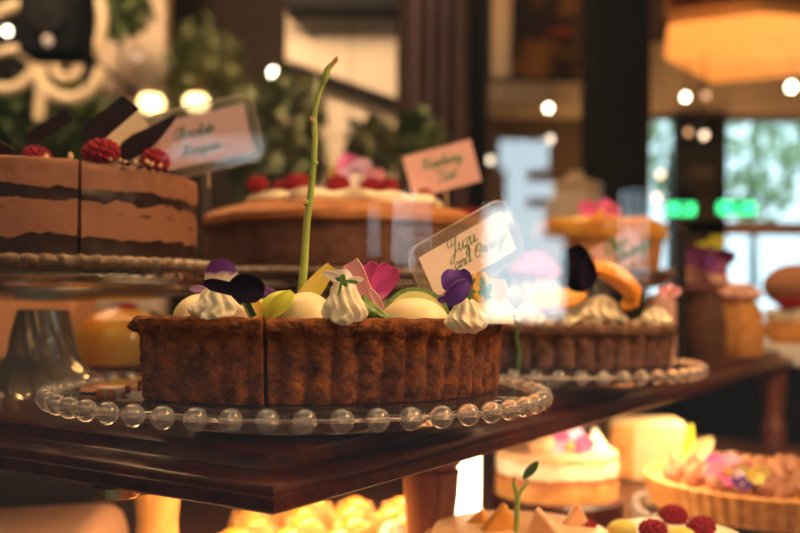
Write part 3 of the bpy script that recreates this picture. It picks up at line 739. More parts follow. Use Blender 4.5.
# lime slices
def slice_disc(name, c, r, th, rot, label, rind, flesh, group=None, a0=0, a1=2*PI):
    o = empty(name, c, label, 'fruit', group)
    M = rot.to_4x4()
    full = a1-a0 > 6.2
    MB().lathe([(r*.86, -th/2), (r*.98, -th/2), (r*1.0, 0), (r*.98, th/2), (r*.86, th/2), (r*.86, -th/2)][:5], 48, a0, a1).build('rind', rind, o, M=M)
    MB().lathe([(0, -th*.45), (r*.87, -th*.45), (r*.87, th*.45), (0, th*.45)], 48, a0, a1).build('flesh', flesh, o, M=M)
    return o
slice_disc('lime_slice', at(416, 321, .512)+Vector((0, 0, 0)), px(36, .512)*.97, .006, Matrix.Rotation(.15, 3, 'Z') @ Matrix.Rotation(1.25, 3, 'X'),
           'green lime slice standing behind the right white dome', m_lime, m_limeflesh, a0=0.03, a1=PI-.03)
wl = empty('lime_wedge', at(372, 319, .466), 'small green lime wedge between the cream rosette and the right dome', 'fruit')
ww = MB(); q0 = at(361, 319, .468); q1 = at(389, 320, .474); q2 = at(362, 296, .470)
def wedge_fn(u, v):
    base = q0.lerp(q1, u); h = (q2-q0)*(1-u)**1.1
    return base+h*v+Vector((0, -.004*math.sin(PI*v), 0))
MB().sheet(wedge_fn, 12, 8, .003).build('rind', m_lime, wl, org=wl.location)
MB().sheet(lambda u, v: wedge_fn(u*.93+.02, v*.93)+Vector((0, .0035, 0)), 10, 6, .004).build('flesh', m_limeflesh, wl, org=wl.location)
# violet viola on the right rosette, with kumquat slices and sprig
Yv = .4575
flower('violet_flower', at(458, 296, Yv), [
    (m_violet, (456, 290), (456, 270), 31, Yv-.002, dict(cup=.16, bend=-.15, prof=[.55, .9, 1, 1, .85, .45], ruffle=.0005)),
    (m_violet, (468, 282), (446, 303), 19, Yv-.008, dict(cup=.25, bend=-.1, prof=[.4, .8, 1, 1, .8, .4])),
    (m_violet, (449, 299), (437, 300), 7, Yv-.002, dict(cup=.2)),
    (m_leaf, (466, 286), (470, 300), 5, Yv-.003, dict(cup=.2), 'sepal'),
    (m_leaf, (468, 288), (475, 278), 3.4, Yv-.002, dict(cup=.2), 'sepal'),
    (m_leaf, (468, 290), (476, 292), 3.4, Yv-.002, dict(cup=.2), 'sepal'),
], 'violet flower with drooping petals on the right cream rosette')
flower('kumquat_slice', at(480, 298, .505), [(m_custard, (483, 301), (478, 273), 17, .505, dict(cup=.12, th=.003, prof=[.7, .95, 1, 1, .9, .6]), 'slice')], 'yellow citrus slice right of the violet flower', cat='fruit')
flower('kumquat_slice', at(494, 298, .515), [(m_orfl, (494, 302), (497, 279), 21, .515, dict(cup=.12, th=.003, prof=[.7, .95, 1, 1, .9, .6]), 'slice')], 'orange citrus slice at the right end of the front cake', cat='fruit')
flower('green_sprig', at(486, 300, .492), [
    (m_leaf, (486, 300), (481, 277), 6, .492, dict(cup=.2), 'leaf'), (m_leaf, (486, 296), (491, 283), 6, .492, dict(cup=.2), 'leaf'),
    (m_leaf, (486, 296), (478, 291), 6, .490, dict(cup=.2), 'leaf'), (m_leaf, (487, 297), (490, 299), 6, .488, dict(cup=.2), 'leaf'),
    (m_leaf, (485, 288), (479, 285), 4, .490, dict(cup=.2), 'leaf')], 'green leafy sprig between the citrus slices of the front cake', cat='leaf')
# ================================================================== NAME CARDS
name_card((418, 258), (500, 211), (432, 299), .520, [('Yuzu', .31, .66, .0046), ('and Orange', .30, .31, .0038), ('Cake', .10, .02, .0038)],
          'clear bordered card reading Yuzu and Orange Cake on the front cake', (m_card, m_ink), border=.0065, rad=.00021, stick=.018, dY=(.02, .006))
# ================================================================== LEFT CAKE STAND AND MOUSSE CAKE
SC = (-.262, .690)
def cake_stand(c, R, ztop, label, nf=14, rim_lobes=84, col_r=.017, foot_r=.047):
    r = empty('cake_stand', (c[0], c[1], ZT), label, 'cake stand')
    h = ztop-ZT
    def rim(t, rr, z):
        k = math.cos(rim_lobes*t)
        if rr > R-.012: return rr+.0014*k*min(1, (rr-(R-.012))/.01), z+.0006*k
        return rr, z
    prof = [(0, h-.004), (R-.02, h-.004), (R-.012, h-.0008), (R-.009, h-.0012), (R-.009, h-.0085), (R-.0075, h-.0125), (R-.012, h-.0165),
            (R-.012, h-.0195), (R-.022, h-.0225), (R*.55, h-.0265), (.03, h-.029), (.0, h-.029)]
    MB().lathe(prof, 240, mod=rim).build('plate', m_standrim, r)
    rp = [(R-.0092, h-.0006), (R-.006, h+.0002), (R-.003, h), (R-.0006, h-.0016), (R, h-.0036), (R-.0012, h-.0060), (R-.0045, h-.0082), (R-.0092, h-.0088), (R-.0092, h-.0006)]
    MB().lathe(rp, 240, mod=rim).build('rim', m_rimband, r)
    hp = h-.029
    P = [(0, 0), (foot_r, 0), (foot_r, .004), (foot_r*.88, .010), (foot_r*.66, .022), (foot_r*.50, .036), (col_r*1.25, .055), (col_r*1.08, .072), (col_r, .082), (col_r*1.02, hp), (0, hp)]
    P = [(a_, z_*(hp/.09) if z_ < .0825 and z_ > 0 else z_) for a_, z_ in P]
    Q = [P[0], P[1]]
    for i in range(1, len(P)-2):
        for j in range(1, 7): t = j/6; Q.append((P[i][0]*(1-t)+P[i+1][0]*t, P[i][1]*(1-t)+P[i+1][1]*t))
    Q.append(P[-1])
    def tw(t, rr, z):
        return rr*(1+.17*(abs(math.sin(nf*.5*(t+z*16)))-.6)), z
    MB().lathe(Q, 224, mod=tw).build('pedestal', m_standglass, r)
    return r
m_standglass = mat('stand_glass', (.86, .72, .50), rough=0.12, trans=.5, metal=.45, ior=1.5)
m_rimband = mat('rim_glass', (.42, .31, .22), (.20, .14, .10), scale=160, rough=0.42, trans=.45, ior=1.2, spec=.2)
m_standrim = mat('stand_rim_glass', (.60, .47, .34), rough=0.16, trans=.96, ior=1.30)
ZS = Z0+.0272
cake_stand(SC, .137, ZS, 'glass pedestal cake stand with twisted stem under the layered mousse cake')
def layered(c, R, z0, layers, a0, a1, label, name, cat='cake', seed=0.0, n=None, squ=None, group=None):
    """layers: (material, thickness, part name)"""
    r = empty(name, (c[0], c[1], z0), label, cat, group)
    z = 0
    n = n or max(10, int(300*(a1-a0)/(2*PI)))
    for i, (m, h, nm) in enumerate(layers):
        b0 = z; t0 = z+h; last = i == len(layers)-1; first = i == 0
        def mod(t, rr, zz, b0=b0, t0=t0, last=last, first=first):
            q = (rr*math.cos(t), rr*math.sin(t))
            k = 0
            if abs(zz-b0) < 1e-6 and not first: k = .0034*nz3((q[0], q[1], b0*50+seed), 55)+.0016*nz3((q[0], q[1], b0*50), 220)
            if abs(zz-t0) < 1e-6 and not last: k = .0034*nz3((q[0], q[1], t0*50+seed), 55)+.0016*nz3((q[0], q[1], t0*50), 220)
            e = .0012*nz3((q[0]*1.0, q[1], zz+seed), 90) if rr > R*.9 else 0
            return rr+e, zz+k
        e = .0022 if last else 0
        prof = [(0, b0), (R*.7, b0), (R, b0), (R, b0+h*.33), (R, b0+h*.66)] + ([(R, t0-e), (R-e*.4, t0-e*.3), (R-e, t0)] if last else [(R, t0)]) + [(R*.7, t0), (0, t0)]
        MB().lathe(prof, n, a0, a1, mod=mod).build(nm, m, r)
        z += h
    return r
m_mousse = mat('chocolate_mousse', (0.225, 0.092, 0.048), (0.27, 0.115, 0.062), scale=90, rough=0.6, bump=0.0005, bscale=260, sss=.1)
m_mousset = mat('chocolate_mousse_streaked', (0.24, 0.098, 0.052), (0.03, 0.013, 0.008), scale=26, rough=0.6, contrast=(.60, .66), stretch=(1, 1, 4.5), bump=0.0005, bscale=260)
LY = [(m_choc, .0125, 'chocolate_base'), (m_mousset, .0225, 'mousse_layer'), (m_choc, .0082, 'chocolate_layer'), (m_mousse, .0175, 'mousse_top')]
ZM = Z0+.0272
TC = (SC[0]-.002, SC[1]-.005)
cutA = math.atan2(at(80, 200, .59).y-TC[1], at(80, 200, .59).x-TC[0])+2*PI
mB = layered(TC, .1130, ZM, LY, cutA+.007, cutA+math.radians(150), 'right portion of the chocolate mousse layer cake, with large chocolate curl', 'layer_cake', seed=1)
mA = layered((TC[0]-.0006, TC[1]-.001), .1130, ZM, LY, cutA-math.radians(150), cutA-.003, 'left portion of the chocolate mousse layer cake, at the frame edge', 'layer_cake', seed=4)
ztm = ZM+sum(l[1] for l in LY)
def seat2(x, Y): p = at(x, 150, Y); p.z = ztm; return p
raspberry(seat2(35, .625), .0088, .013, 'raspberry on the left portion of the chocolate mousse cake', 'raspberries on the mousse cake')
raspberry(seat2(103, .605), .0108, .0145, 'large raspberry under the biggest chocolate curl', 'raspberries on the mousse cake')
raspberry(seat2(155, .640), .0090, .0150, 'rightmost raspberry on the chocolate mousse cake', 'raspberries on the mousse cake')
def shard(pts, Y, ws, label, tilt=0.2, dY=0.0, th=.0022, m=None):
    P = [at(x, y, Y+dY*i/(len(pts)-1)) for i, (x, y) in enumerate(pts)]
    ax = (P[-1]-P[0]); w = ax.cross(Vector((0, 1, 0))).normalized(); w = Matrix.Rotation(tilt, 3, ax.normalized()) @ w
    o = blade(P, [px(k, Y) for k in ws], w, th, 0, 20, 4).build('chocolate_curl', m or m_choc, org=P[0]); return tag(o, label, 'chocolate', 'chocolate curls on the mousse cake')
shard([(31, 152), (32, 141), (40, 133), (55, 124), (69, 114)], .635, [14, 15, 14, 13, 13], 'small dark chocolate curl behind the left raspberry')
shard([(89, 158), (89, 145), (95, 132), (110, 119), (131, 102)], .615, [13, 19, 23, 22, 20], 'largest dark chocolate curl above the cut of the mousse cake')
shard([(118, 160), (128, 150), (140, 143), (156, 132), (175, 116)], .660, [10, 19, 22, 15, 3], 'pointed dark chocolate curl in front of the mauve card')
shard([(-12, 145), (0, 149), (13, 153)], .60, [14, 14, 6], 'dark chocolate curl cut by the left frame edge')
shard([(100, 153), (114, 141), (127, 130), (141, 117)], .685, [18, 24, 25, 22], 'pale white chocolate curl behind the largest dark curl', m=m_icing)
k = 0
for (x, Y) in ((46, .600), (70, .592), (120, .603), (125, .612), (146, .607), (135, .610), (22, .60), (98, .600), (110, .600), (152, .62), (148, .612), (160, .625)):
    big = k < 2
    o = MB().ball((0, 0, 0), .0020 if big else .0014, 8, 6, (1, 1, 1.6 if big else 1.0), mod=lambda v: 1+.25*noise.noise(v*2+Vector((k, 0, 2)))).build('nut_piece', m_nut)
    p = seat2(x, Y); o.location = p+Vector((0, 0, .0018))
    tag(o, 'pale chopped nut piece on top of the chocolate mousse cake', 'nut', 'nut pieces on the mousse cake'); k += 1
cb = MB()
for (x, Y) in ((150, .625), (158, .632), (166, .638), (173, .645), (180, .652), (141, .618), (128, .608)):
    p = seat2(x, Y); cb.ball(p, .0016, 8, 6, (1.6, 1.2, .8))
o = cb.build('cocoa_crumbs', m_choc, org=seat2(158, .632)); tag(o, 'dark cocoa crumbs at the right rim of the mousse cake', 'crumb', kind='stuff')
name_card((153, 124), (243, 104), (166, 171), .735, [('Chocolate', .18, .58, .0042), ('Marquise', .22, .22, .0042)],
          'clear bordered mauve card reading Chocolate Marquise behind the mousse cake', (m_cardl, m_inkd), border=.0075, rad=.00042, stick=.02, dY=(.0, .0))
# ================================================================== MIDDLE CAKE ON ITS STAND
MC = (-.058, .955)
ZK = Z0+.0300
cake_stand(MC, .158, ZK, 'glass cake stand behind the front cake, under the cream and raspberry cake')
mc = empty('cream_cake', (MC[0], MC[1], ZK), 'brown round cake with cream and raspberry top behind the tall stalk', 'cake')
def wob(t, rr, z):
    q = (rr*math.cos(t), rr*math.sin(t)); return rr+.003*nz3((q[0], q[1], z), 45), z+(.0022*nz3((q[0], q[1], 2), 40) if z > .01 else 0)
def chip(a, r1, rz): return 0
MB().lathe([(0, 0), (.128, 0), (.137, .004), (.139, .018), (.137, .034), (.137, .043), (.0, .043)], 110, mod=wob).build('sponge', m_sponge, mc)
MB().lathe([(0, .040), (.139, .041), (.1425, .044), (.142, .050), (.132, .057), (.112, .0625), (0, .064)], 110, mod=wob).build('baked_crust', mat('golden_crust', (.34, .11, .022), (.46, .18, .045), scale=50, rough=.6, bump=.001, bscale=200), mc)
crm = MB()
def cw(t, rr, z): return rr+.004*math.sin(9*t)+.003*nz3((math.cos(t), math.sin(t), z*30), 4), z+(.0016*math.sin(13*t+1) if z > .068 else 0)
crm.lathe([(0, .0615), (.090, .0615), (.097, .064), (.099, .068), (.095, .0735), (.086, .0750), (0, .0735)], 120, mod=cw)
crm.build('cream_layer', m_icing, mc)
zmk = ZK+.0738
def seat3(x, Y, z=zmk): p = at(x, 200, Y); p.z = z+.002; return p
for i, (x, Y, r, lb) in enumerate([(258, .905, .0095, 'leftmost raspberry on the cream topped cake'), (282, .93, .0095, 'second raspberry from the left on the cream topped cake'),
    (297, .92, .0125, 'large pale raspberry just left of the tall stalk'), (338, .905, .0105, 'raspberry right of the tall stalk on the cream cake'),
    (372, .91, .0095, 'raspberry under the pink flower on the cream cake'), (388, .915, .0095, 'raspberry at right of the pink flower on the cream cake'), (424, .925, .0080, 'raspberry below the pink card on the cream cake')]):
    raspberry(seat3(x, Y, zmk-.006 if i == 6 else zmk), r, r*1.5, lb, 'raspberries on the cream cake')
flower('pink_flower', seat3(352, .93), [
    (m_hotpink, (352, 184), (346, 153), 26, .93, dict(cup=.2)), (m_lilac, (354, 184), (368, 160), 26, .925, dict(cup=.2)),
    (m_lilac, (352, 186), (350, 166), 24, .918, dict(cup=.2)), (m_pinkp, (356, 188), (384, 172), 20, .922, dict(cup=.2)),
    (m_whitep, (354, 188), (360, 174), 16, .912, dict(cup=.2))], 'pink and lilac flower on top of the cream cake')
flower('yellow_flower', seat3(335, .94), [(m_yellowp, (336, 184), (331, 164), 9, .94, dict(cup=.2)), (m_yellowp, (337, 186), (342, 160), 7, .945, dict(cup=.2))], 'small yellow petals left of the pink flower on the cream cake')
name_card((402, 157), (470, 139), (412, 199), .96, [('Raspberry', .22, .58, .0052), ('Tart', .40, .22, .0052)],
          'pink card with two lines of green writing above the cream cake', (m_cardp, m_ink), border=None, rad=.0006, stick=.02)
# fruit tart to its right
ft = empty('fruit_tart', seat(468, 1.02, Z0), 'small fruit topped tart right of the cream cake, half behind the clear card', 'tart')
ft.location.z = ZK-.001+.0
p = at(468, 215, 1.18); FTC = (p.x, p.y)
r2 = cake_stand(FTC, .085, Z0+.052, 'small glass stand under the kiwi and berry tart', col_r=.012, foot_r=.045)
ft.location = (FTC[0], FTC[1], Z0+.052)
MB().lathe([(0, 0), (.055, 0), (.066, .004), (.070, .040), (.066, .044), (0, .042)], 64, mod=lambda t, r, z: (r*(1+.012*math.cos(30*t)), z)).build('crust', m_choccake, ft)
MB().lathe([(0, .041), (.062, .042), (.058, .050), (0, .054)], 48).build('kiwi_layer', mat('kiwi_green', (.45, .5, .06), (.6, .62, .15), scale=60, rough=.3, sss=.2), ft)
for i, (x, y) in enumerate(((450, 196), (462, 193), (474, 196), (484, 205))):
    q = at(x, y, 1.12); raspberry((q.x, 1.15, Z0+.052+.052), .0085, .012, 'red berry on the small kiwi tart right of the cream cake', 'berries on the kiwi tart')
# ================================================================== LOW CAKES BEHIND THE LEFT STAND
p = at(112, 350, .93); BC = (p.x, .96)
oc = empty('domed_cake', (BC[0], BC[1], ZT), 'golden yellow domed cake with dark berries behind the glass pedestal', 'cake')
MB().lathe([(0, 0), (.042, 0), (.048, .004), (.047, .030), (.040, .047), (.025, .057), (0, .060)], 60, mod=lambda t, r, z: (r*(1+.02*nz3((math.cos(t), math.sin(t), z*30), 2)), z)).build('cake_body',
   mat('orange_gold_glaze', (.55, .20, .02), (.62, .40, .06), scale=22, rough=.25, coat=.4), oc)
for i, (x, dz, m, lb) in enumerate(((128, .052, m_rasp, 'dark red berry on the golden domed cake'), (141, .048, m_brasp, 'near black berry at the right of the golden domed cake'), (150, .050, m_brasp, 'rearmost dark berry behind the golden domed cake'))):
    q = at(x, 300, .965)
    rr_ = .0095; raspberry((q.x, .962+.004*i, ZT+dz-(q.x-BC[0])*.28), rr_, .014, lb, 'berries on the domed cake', m, 'berry')
pc = at(40, 320, 1.05)
ps = empty('peach_cake', (pc.x, pc.y, ZT), 'peach coloured loaf cake seen on both sides of the glass pedestal', 'cake')
b = MB(); b.prism([(-.085, -.02), (.050, -.02), (.062, .03), (-.085, .03)], 0, .076)
for i, v in enumerate(b.v):
    if v.z > .01 and v.x > 0: b.v[i] = Vector((v.x+.0, v.y, v.z))
    elif v.x > 0: b.v[i] = Vector((v.x-.035, v.y, v.z))
b.build('loaf', m_peach, ps, bevel=.006)
MB().box((-.02, .006, .0775), (.14, .045, .003)).build('icing', m_peach, ps)
# ================================================================== RIGHT CAKE
cD = fluted(PR, .121, ZT+.0179, .0345, 0, 2*PI, 44, .0032, 'dark fluted cake with orange rings and dark flower on right plate', 'dark_cake', m_choccake, m_choccake, seed=9, ncol=10)
zr = ZT+.0179+.0345-.003
rg = random.Random(11)
tp_ = MB()
for k in range(70):
    a = rg.uniform(PI, 2*PI); d = .118-abs(rg.gauss(0, .018)); s = rg.uniform(.003, .0062)
    tp_.ball((math.cos(a)*d, math.sin(a)*d, .0345-.003+s*.4), s, 8, 6, (1, 1, .8))
tag(tp_.build('crumble', mat('crumble', (.16, .09, .06), (.5, .36, .26), scale=60, rough=.8), cD), kind='stuff')
def seat4(x, Y, z=zr): p = at(x, 300, Y); p.z = z; return p
for (x, Y, r, h, s) in ((532, .740, .018, .020, 1), (601, .765, .017, .027, 3), (655, .80, .013, .018, 6), (562, .745, .013, .013, 5)):
    on(cD, 'cream_rosette', rosette_mb(r, h, 6, s), seat4(x, Y), m_cream)
def ring(c, R, r, rot, label, a0=0, a1=2*PI, name='orange_slice'):
    o = empty(name, c, label, 'fruit')
    M = rot.to_4x4()
    pts = [Vector((R*math.cos(a0+(a1-a0)*k/40), R*math.sin(a0+(a1-a0)*k/40), 0)) for k in range(41)]
    MB().tube(pts, r, 14).build('rind', m_orange, o, M=M)
    MB().lathe([(0, -.0022), (R-r*.5, -.0022), (R-r*.5, .0022), (0, .0022)], 40, a0, a1).build('flesh', m_orfl, o, M=M)
    return o
# curled candied peel: an open band of orange
pl = empty('candied_orange', at(612, 300, .752), 'bright curled candied orange peel arching over the cream of the dark cake', 'fruit')
arc = [(586, 267), (600, 269), (614, 274), (626, 282), (633, 291), (632, 301), (622, 305)]
P = [at(x, y, .752) for x, y in arc]
blade(P, [px(k, .752) for k in (13, 18, 21, 22, 21, 17, 10)], (.25, 1, .9), .004, .1, 36, 6).build('peel', m_orange, pl, org=pl.location)
MB().tube([p+Vector((0, .002, -.001)) for p in P], [px(k, .752) for k in (5, 7, 9, 10, 10, 8, 4.5)], 12).build('pith', m_orange, pl, org=pl.location)
o = ring(at(556, 300, .742), px(27, .742), px(3.2, .742), Matrix.Rotation(-.25, 3, 'Y') @ Matrix.Rotation(.25, 3, 'X'), 'orange slice lying flat on the dark cake left of the black flower')
flower('black_flower', at(576, 290, .725), [
    (m_black, (585, 290), (569, 247), 30, .725, dict(cup=.15, ruffle=.001, prof=[.4, .7, .95, 1.05, 1, .6])),
    (m_black, (587, 289), (586, 258), 20, .720, dict(cup=.2, ruffle=.001)),
    (m_black, (586, 290), (566, 272), 22, .728, dict(cup=.2, ruffle=.001))], 'nearly black flower standing in the cream of the dark cake')
blob_flower('pink_flower', at(669, 296, .79), 5, .011, m_pinkp, 'small pink flower at the right end of the dark cake')
twig = empty('dark_twig', at(519, 352, .70), 'thin dark twig against the left side of the dark cake', 'stem')
MB().tube([at(517, 372, .672), at(519, 352, .675), at(516, 338, .677), at(519, 322, .68)], [px(2, .675), px(2.3, .675), px(1.8, .675), px(1.2, .675)], 8).build('twig', m_dstem, twig, org=twig.location)
name_card((589, 250), (632, 227), (600, 280), .90, [('Choc', .25, .60, .006), ('Orange', .36, .2, .006)], 'mauve pink card with green writing behind the orange peel', (m_cardp, m_ink), rad=.0008, stick=.03)
# slender dark post
p = at(681, 300, 1.12)
o = empty('metal_post', (p.x, p.y, ZT), 'thin dark upright post rising from the table right of the dark cake', 'post')
MB().lathe([(0, 0), (.014, 0), (.014, .003), (.0055, .005), (.0055, .150), (.008, .152), (.008, .158), (0, .160)], 20).build('rod', m_iron, o)
# ================================================================== BACK OF THE UPPER TABLE
p = at(598, 300, 1.30); OC = (p.x, p.y)
cake_stand(OC, .105, Z0+.048, 'tall glass stand under the orange topped tart behind the dark cake', col_r=.014, foot_r=.05)
oc2 = empty('orange_tart', (OC[0], OC[1], Z0+.048), 'pale brown tart with glossy orange top and pink flower behind the dark cake', 'tart')
MB().lathe([(0, 0), (.078, 0), (.082, .006), (.085, .038), (.08, .042), (0, .040)], 80, mod=lambda t, r, z: (r*(1+.012*math.cos(36*t)), z)).build('crust', m_goldcake, oc2)
MB().lathe([(0, .039), (.09, .040), (.093, .047), (.091, .062), (.08, .068), (0, .070)], 80, mod=lambda t, r, z: (r*(1+.02*nz3((math.cos(t), math.sin(t), z*20), 3)), z+(.003*nz3((math.cos(t)*r*20, math.sin(t)*r*20, 0), 1) if z > .06 else 0))).build('orange_topping', m_glaze, oc2)
q = at(601, 218, 1.24); blob_flower('pink_flower', (q.x, 1.25, Z0+.048+.068), 5, .030, m_hotpink, 'hot pink flower on the orange topped tart', seed=3)
p = at(534, 300, 1.06)
q = empty('pink_cupcake', (p.x, 1.06, ZT), 'white cupcake with pink icing top left of the black flower, behind reflections', 'cupcake')
MB().lathe([(0, 0), (.026, 0), (.034, .062), (0, .062)], 48, mod=lambda t, r, z: (r*(1+.03*math.cos(24*t)), z)).build('paper_cup', m_white, q)
q2 = rosette_mb(.034, .045, 6, 2.0); q2.build('icing', m_whitep, q, M=Matrix.Translation((0, 0, .060)))
rosette_mb(.025, .032, 6, 4.0).build('pink_icing', m_hotpink, q, M=Matrix.Translation((0, 0, .095)))
# tall pastries with purple flower
def bun(name, x, Y, rx, h, m, label, cat='pastry', group=None, z=ZT):
    p = at(x, 300, Y)
    o = empty(name, (p.x, Y, z), label, cat, group)
    MB().lathe([(0, 0), (rx*.86, 0), (rx*.98, h*.12), (rx, h*.45), (rx*.9, h*.72), (rx*.62, h*.93), (0, h)], 48,
               mod=lambda t, r, zz: (r*(1+.07*nz3((math.cos(t)*2+x, math.sin(t)*2, zz*30), 1.2)), zz)).build('pastry_body', m, o)
    return o
m_pp = mat('pink_praline', (.62, .34, .30), (.72, .44, .38), scale=40, rough=.6)
o = bun('tall_pastry', 661, 1.22, .024, .088, m_pp, 'pink topped tall pastry just left of the dark post', group='tall pastries')
o = bun('tall_pastry', 702, 1.26, .030, .098, m_choccake, 'dark chocolate tall pastry right of the dark post', group='tall pastries')
rosette_mb(.028, .032, 6, 3.0).build('icing', m_pp, o, M=Matrix.Translation((0, 0, .088)))
o = bun('tall_pastry', 737, 1.30, .036, .085, m_goldcake, 'golden tall pastry below the purple flower', group='tall pastries')
rosette_mb(.030, .026, 6, 1.0).build('icing', m_pp, o, M=Matrix.Translation((0, 0, .076)))
q = at(716, 285, 1.2); blob_flower('purple_flower', (q.x, 1.235, ZT+.118), 6, .036, mat('plum_petal', (.13, .014, .11), (.18, .03, .15), scale=40, rough=.5), 'purple flower on the tall pastries right of the dark post', seed=5, center=m_violet)
o = bun('tall_pastry', 706, 1.36, .035, .150, m_goldcake, 'orange brown tall pastry behind the purple flower', group='tall pastries')
leafs = empty('green_sprig', at(708, 232, 1.36), 'yellow green leaves above the tall pastries', 'leaf'); 
leafs.location.z = ZT+.150
for k in range(5):
    petal(Vector((0, 0, -.004)), Vector((.022*math.cos(k*1.4), -.01, .014+.008*math.sin(k*2))), .012, cup=.2).build('leaf', m_limep, leafs)
# round bun at the right frame edge with red filling
cc = at(772, 345, 1.53)
o = empty('side_counter', (cc.x+.5, 1.80, 0), 'pale topped counter at the right frame edge under the filled bun', 'counter')
MB().box((0, 0, (cc.z-.035)/2), (.96, .52, cc.z-.035)).build('cabinet', m_dark, o, smooth=False)
MB().box((0, 0, cc.z-.0175), (1.0, .56, .035)).build('counter_top', m_white, o, smooth=False, bevel=.004)
ZQ = cc.z
p = at(797, 290, 1.60)
o = empty('filled_bun', (p.x, 1.60, ZQ), 'round brown filled bun with red berries at the right frame edge', 'pastry')
MB().lathe([(0, 0), (.040, 0), (.052, .010), (.054, .030), (.050, .040), (0, .040)], 56).build('bun_base', m_goldcake, o)
MB().lathe([(0, .038), (.050, .040), (.052, .052), (.046, .060), (0, .060)], 56, mod=lambda t, r, z: (r*(1+.05*math.sin(9*t)), z)).build('cream_filling', m_icing, o)
MB().ball((0, .006, .098), .055, 32, 20, (1, .9, .7)).build('bun_lid', m_walnut, o)
for k in range(5):
    raspberry((p.x-.040+.02*k, 1.60-.047+.004*abs(k-2), ZQ+.060), .011, .017, 'red berry in the filled bun at the right frame edge', 'berries in the bun')
# white-edged tray
p = at(735, 356, 1.22)
# green lit signs, black board and dark speaker hung before the rear window
for (x, y, w_, h_, lb) in ((681, 209, 26, 11, 'left glowing green exit sign under the black board'), (736, 208, 36, 11, 'right glowing green exit sign under the black board')):
    o = empty('exit_sign', at(x, y, 4.35), lb, 'sign', 'green signs')
    W, H = px(w_, 4.35), px(h_, 4.35)
    MB().box((0, .02, 0), (W+.02, .035, H+.02)).build('sign_box', m_iron, o, smooth=False)
    MB().box((0, 0, 0), (W, .01, H)).build('lit_face', m_green, o, smooth=False)
    MB().box((0, .04+.0, 0), (.03, .16, .03)).build('wall_arm', m_iron, o, smooth=False)
o = empty('menu_board', at(699, 172, 4.42), 'black board hanging in the rear window above the green signs', 'board')
MB().box((0, 0, 0), (px(48, 4.42), .03, px(56, 4.42))).build('board', m_slate, o, smooth=False)
tm, tw_ = script('Tarts', .026, .003, Vector((-.06, -.018, -.02)), Vector((1, 0, 0)), Vector((0, 0, 1)), Vector((0, -1, 0))) if 'T' in G else (None, 0)
tm.build('chalk_writing', mat('chalk_grey', (.05, .04, .04), rough=.9), o)
MB().tube([(0, 0, px(28, 4.42)), (0, .0, 2.0-1.0)], .006, 6).build('hanger', m_iron, o)
# dark pillars, curtain, picture, partition
sbox('wall_pillar', at(592, 0, 3.2).x, at(650, 0, 3.2).x, 3.2, 3.38, 0, ZC, m_dark)
sbox('wall_column', at(612, 0, 3.6).x, at(652, 0, 3.6).x, 3.6, 3.75, 0, ZC, m_wall)
sbox('wall_partition', at(286, 0, 3.3).x, at(397, 0, 3.3).x, 3.3, 3.4, 0, ZC, m_wallc)
m_cur = mat('plum_brown_curtain', (.045, .020, .018), (.065, .030, .026), scale=3, rough=.9)
o = MB().sheet(lambda u, v: Vector((at(408, 0, 3.1).x+(at(466, 0, 3.1).x-at(408, 0, 3.1).x)*u, 3.1+.02*math.sin(u*26), .02+3.2*v)), 60, 2, .006).build('curtain', m_cur, org=(at(437, 0, 3.1).x, 3.1, 0))
tag(o, 'dark plum brown curtain hanging right of the pale partition', 'curtain')
sbox('trim_3', at(470, 0, 3.2).x, at(489, 0, 3.2).x, 3.2, 3.26, 0, ZC, m_dark)
sbox('trim_4', at(492, 0, 4.3).x, at(511, 0, 4.3).x, 4.3, 4.36, at(500, 76, 4.3).z, ZC, m_wallc)
# sloping dark hand rail on the partition
ra, rb = at(283, 64, 3.27), at(396, 104, 3.27)
o = empty('hand_rail', (ra+rb)/2, 'dark sloping rail across the pale partition behind the stalk', 'rail')
MB().tube([ra-Vector(o.location), rb-Vector(o.location)], px(5.5, 3.27), 10).build('rail', m_dark, o)
for t in (.2, .8): MB().tube([(ra.lerp(rb, t)-Vector(o.location)), ra.lerp(rb, t)-Vector(o.location)+Vector((0, .05, 0))], .008, 6).build('rail_bracket', m_dark, o)
sbox('trim_5', at(286, 0, 3.24).x, at(397, 0, 3.24).x, 3.2, 3.3, at(340, 12, 3.24).z, ZC, m_dark)
# framed picture
o = empty('framed_picture', at(552, 36, 4.5), 'framed picture in brown and orange high on the rear wall', 'picture')
W, H = px(82, 4.5), px(92, 4.5)
fr = MB()
for c, d in (((-W/2, 0, 0), (.035, .04, H)), ((W/2, 0, 0), (.035, .04, H)), ((0, 0, H/2), (W+.035, .04, .035)), ((0, 0, -H/2), (W+.035, .04, .035))): fr.box(c, d)
fr.build('frame', m_iron, o, smooth=False)
MB().box((0, .01, 0), (W, .015, H)).build('canvas', mat('dark_canvas', (.035, .022, .01), (.35, .15, .025), scale=5, rough=.7, contrast=(.5, .62)), o, smooth=False)
MB().ball((.03, .0, .02), .05, 16, 10, (1.4, .15, .45)).build('red_motif', mat('red_paint', (.35, .05, .02), rough=.7), o)
# shelf ledge and rear counter below picture
sbox('trim_6', at(488, 0, 4.2).x, at(600, 0, 4.2).x, 4.2, 4.55, at(540, 92, 4.2).z-.05, at(540, 82, 4.2).z, m_greige)
sbox('trim_7', wx0, wx1+.4, YB-.03, YB, wz1+.02, wz1+.36, m_greige)
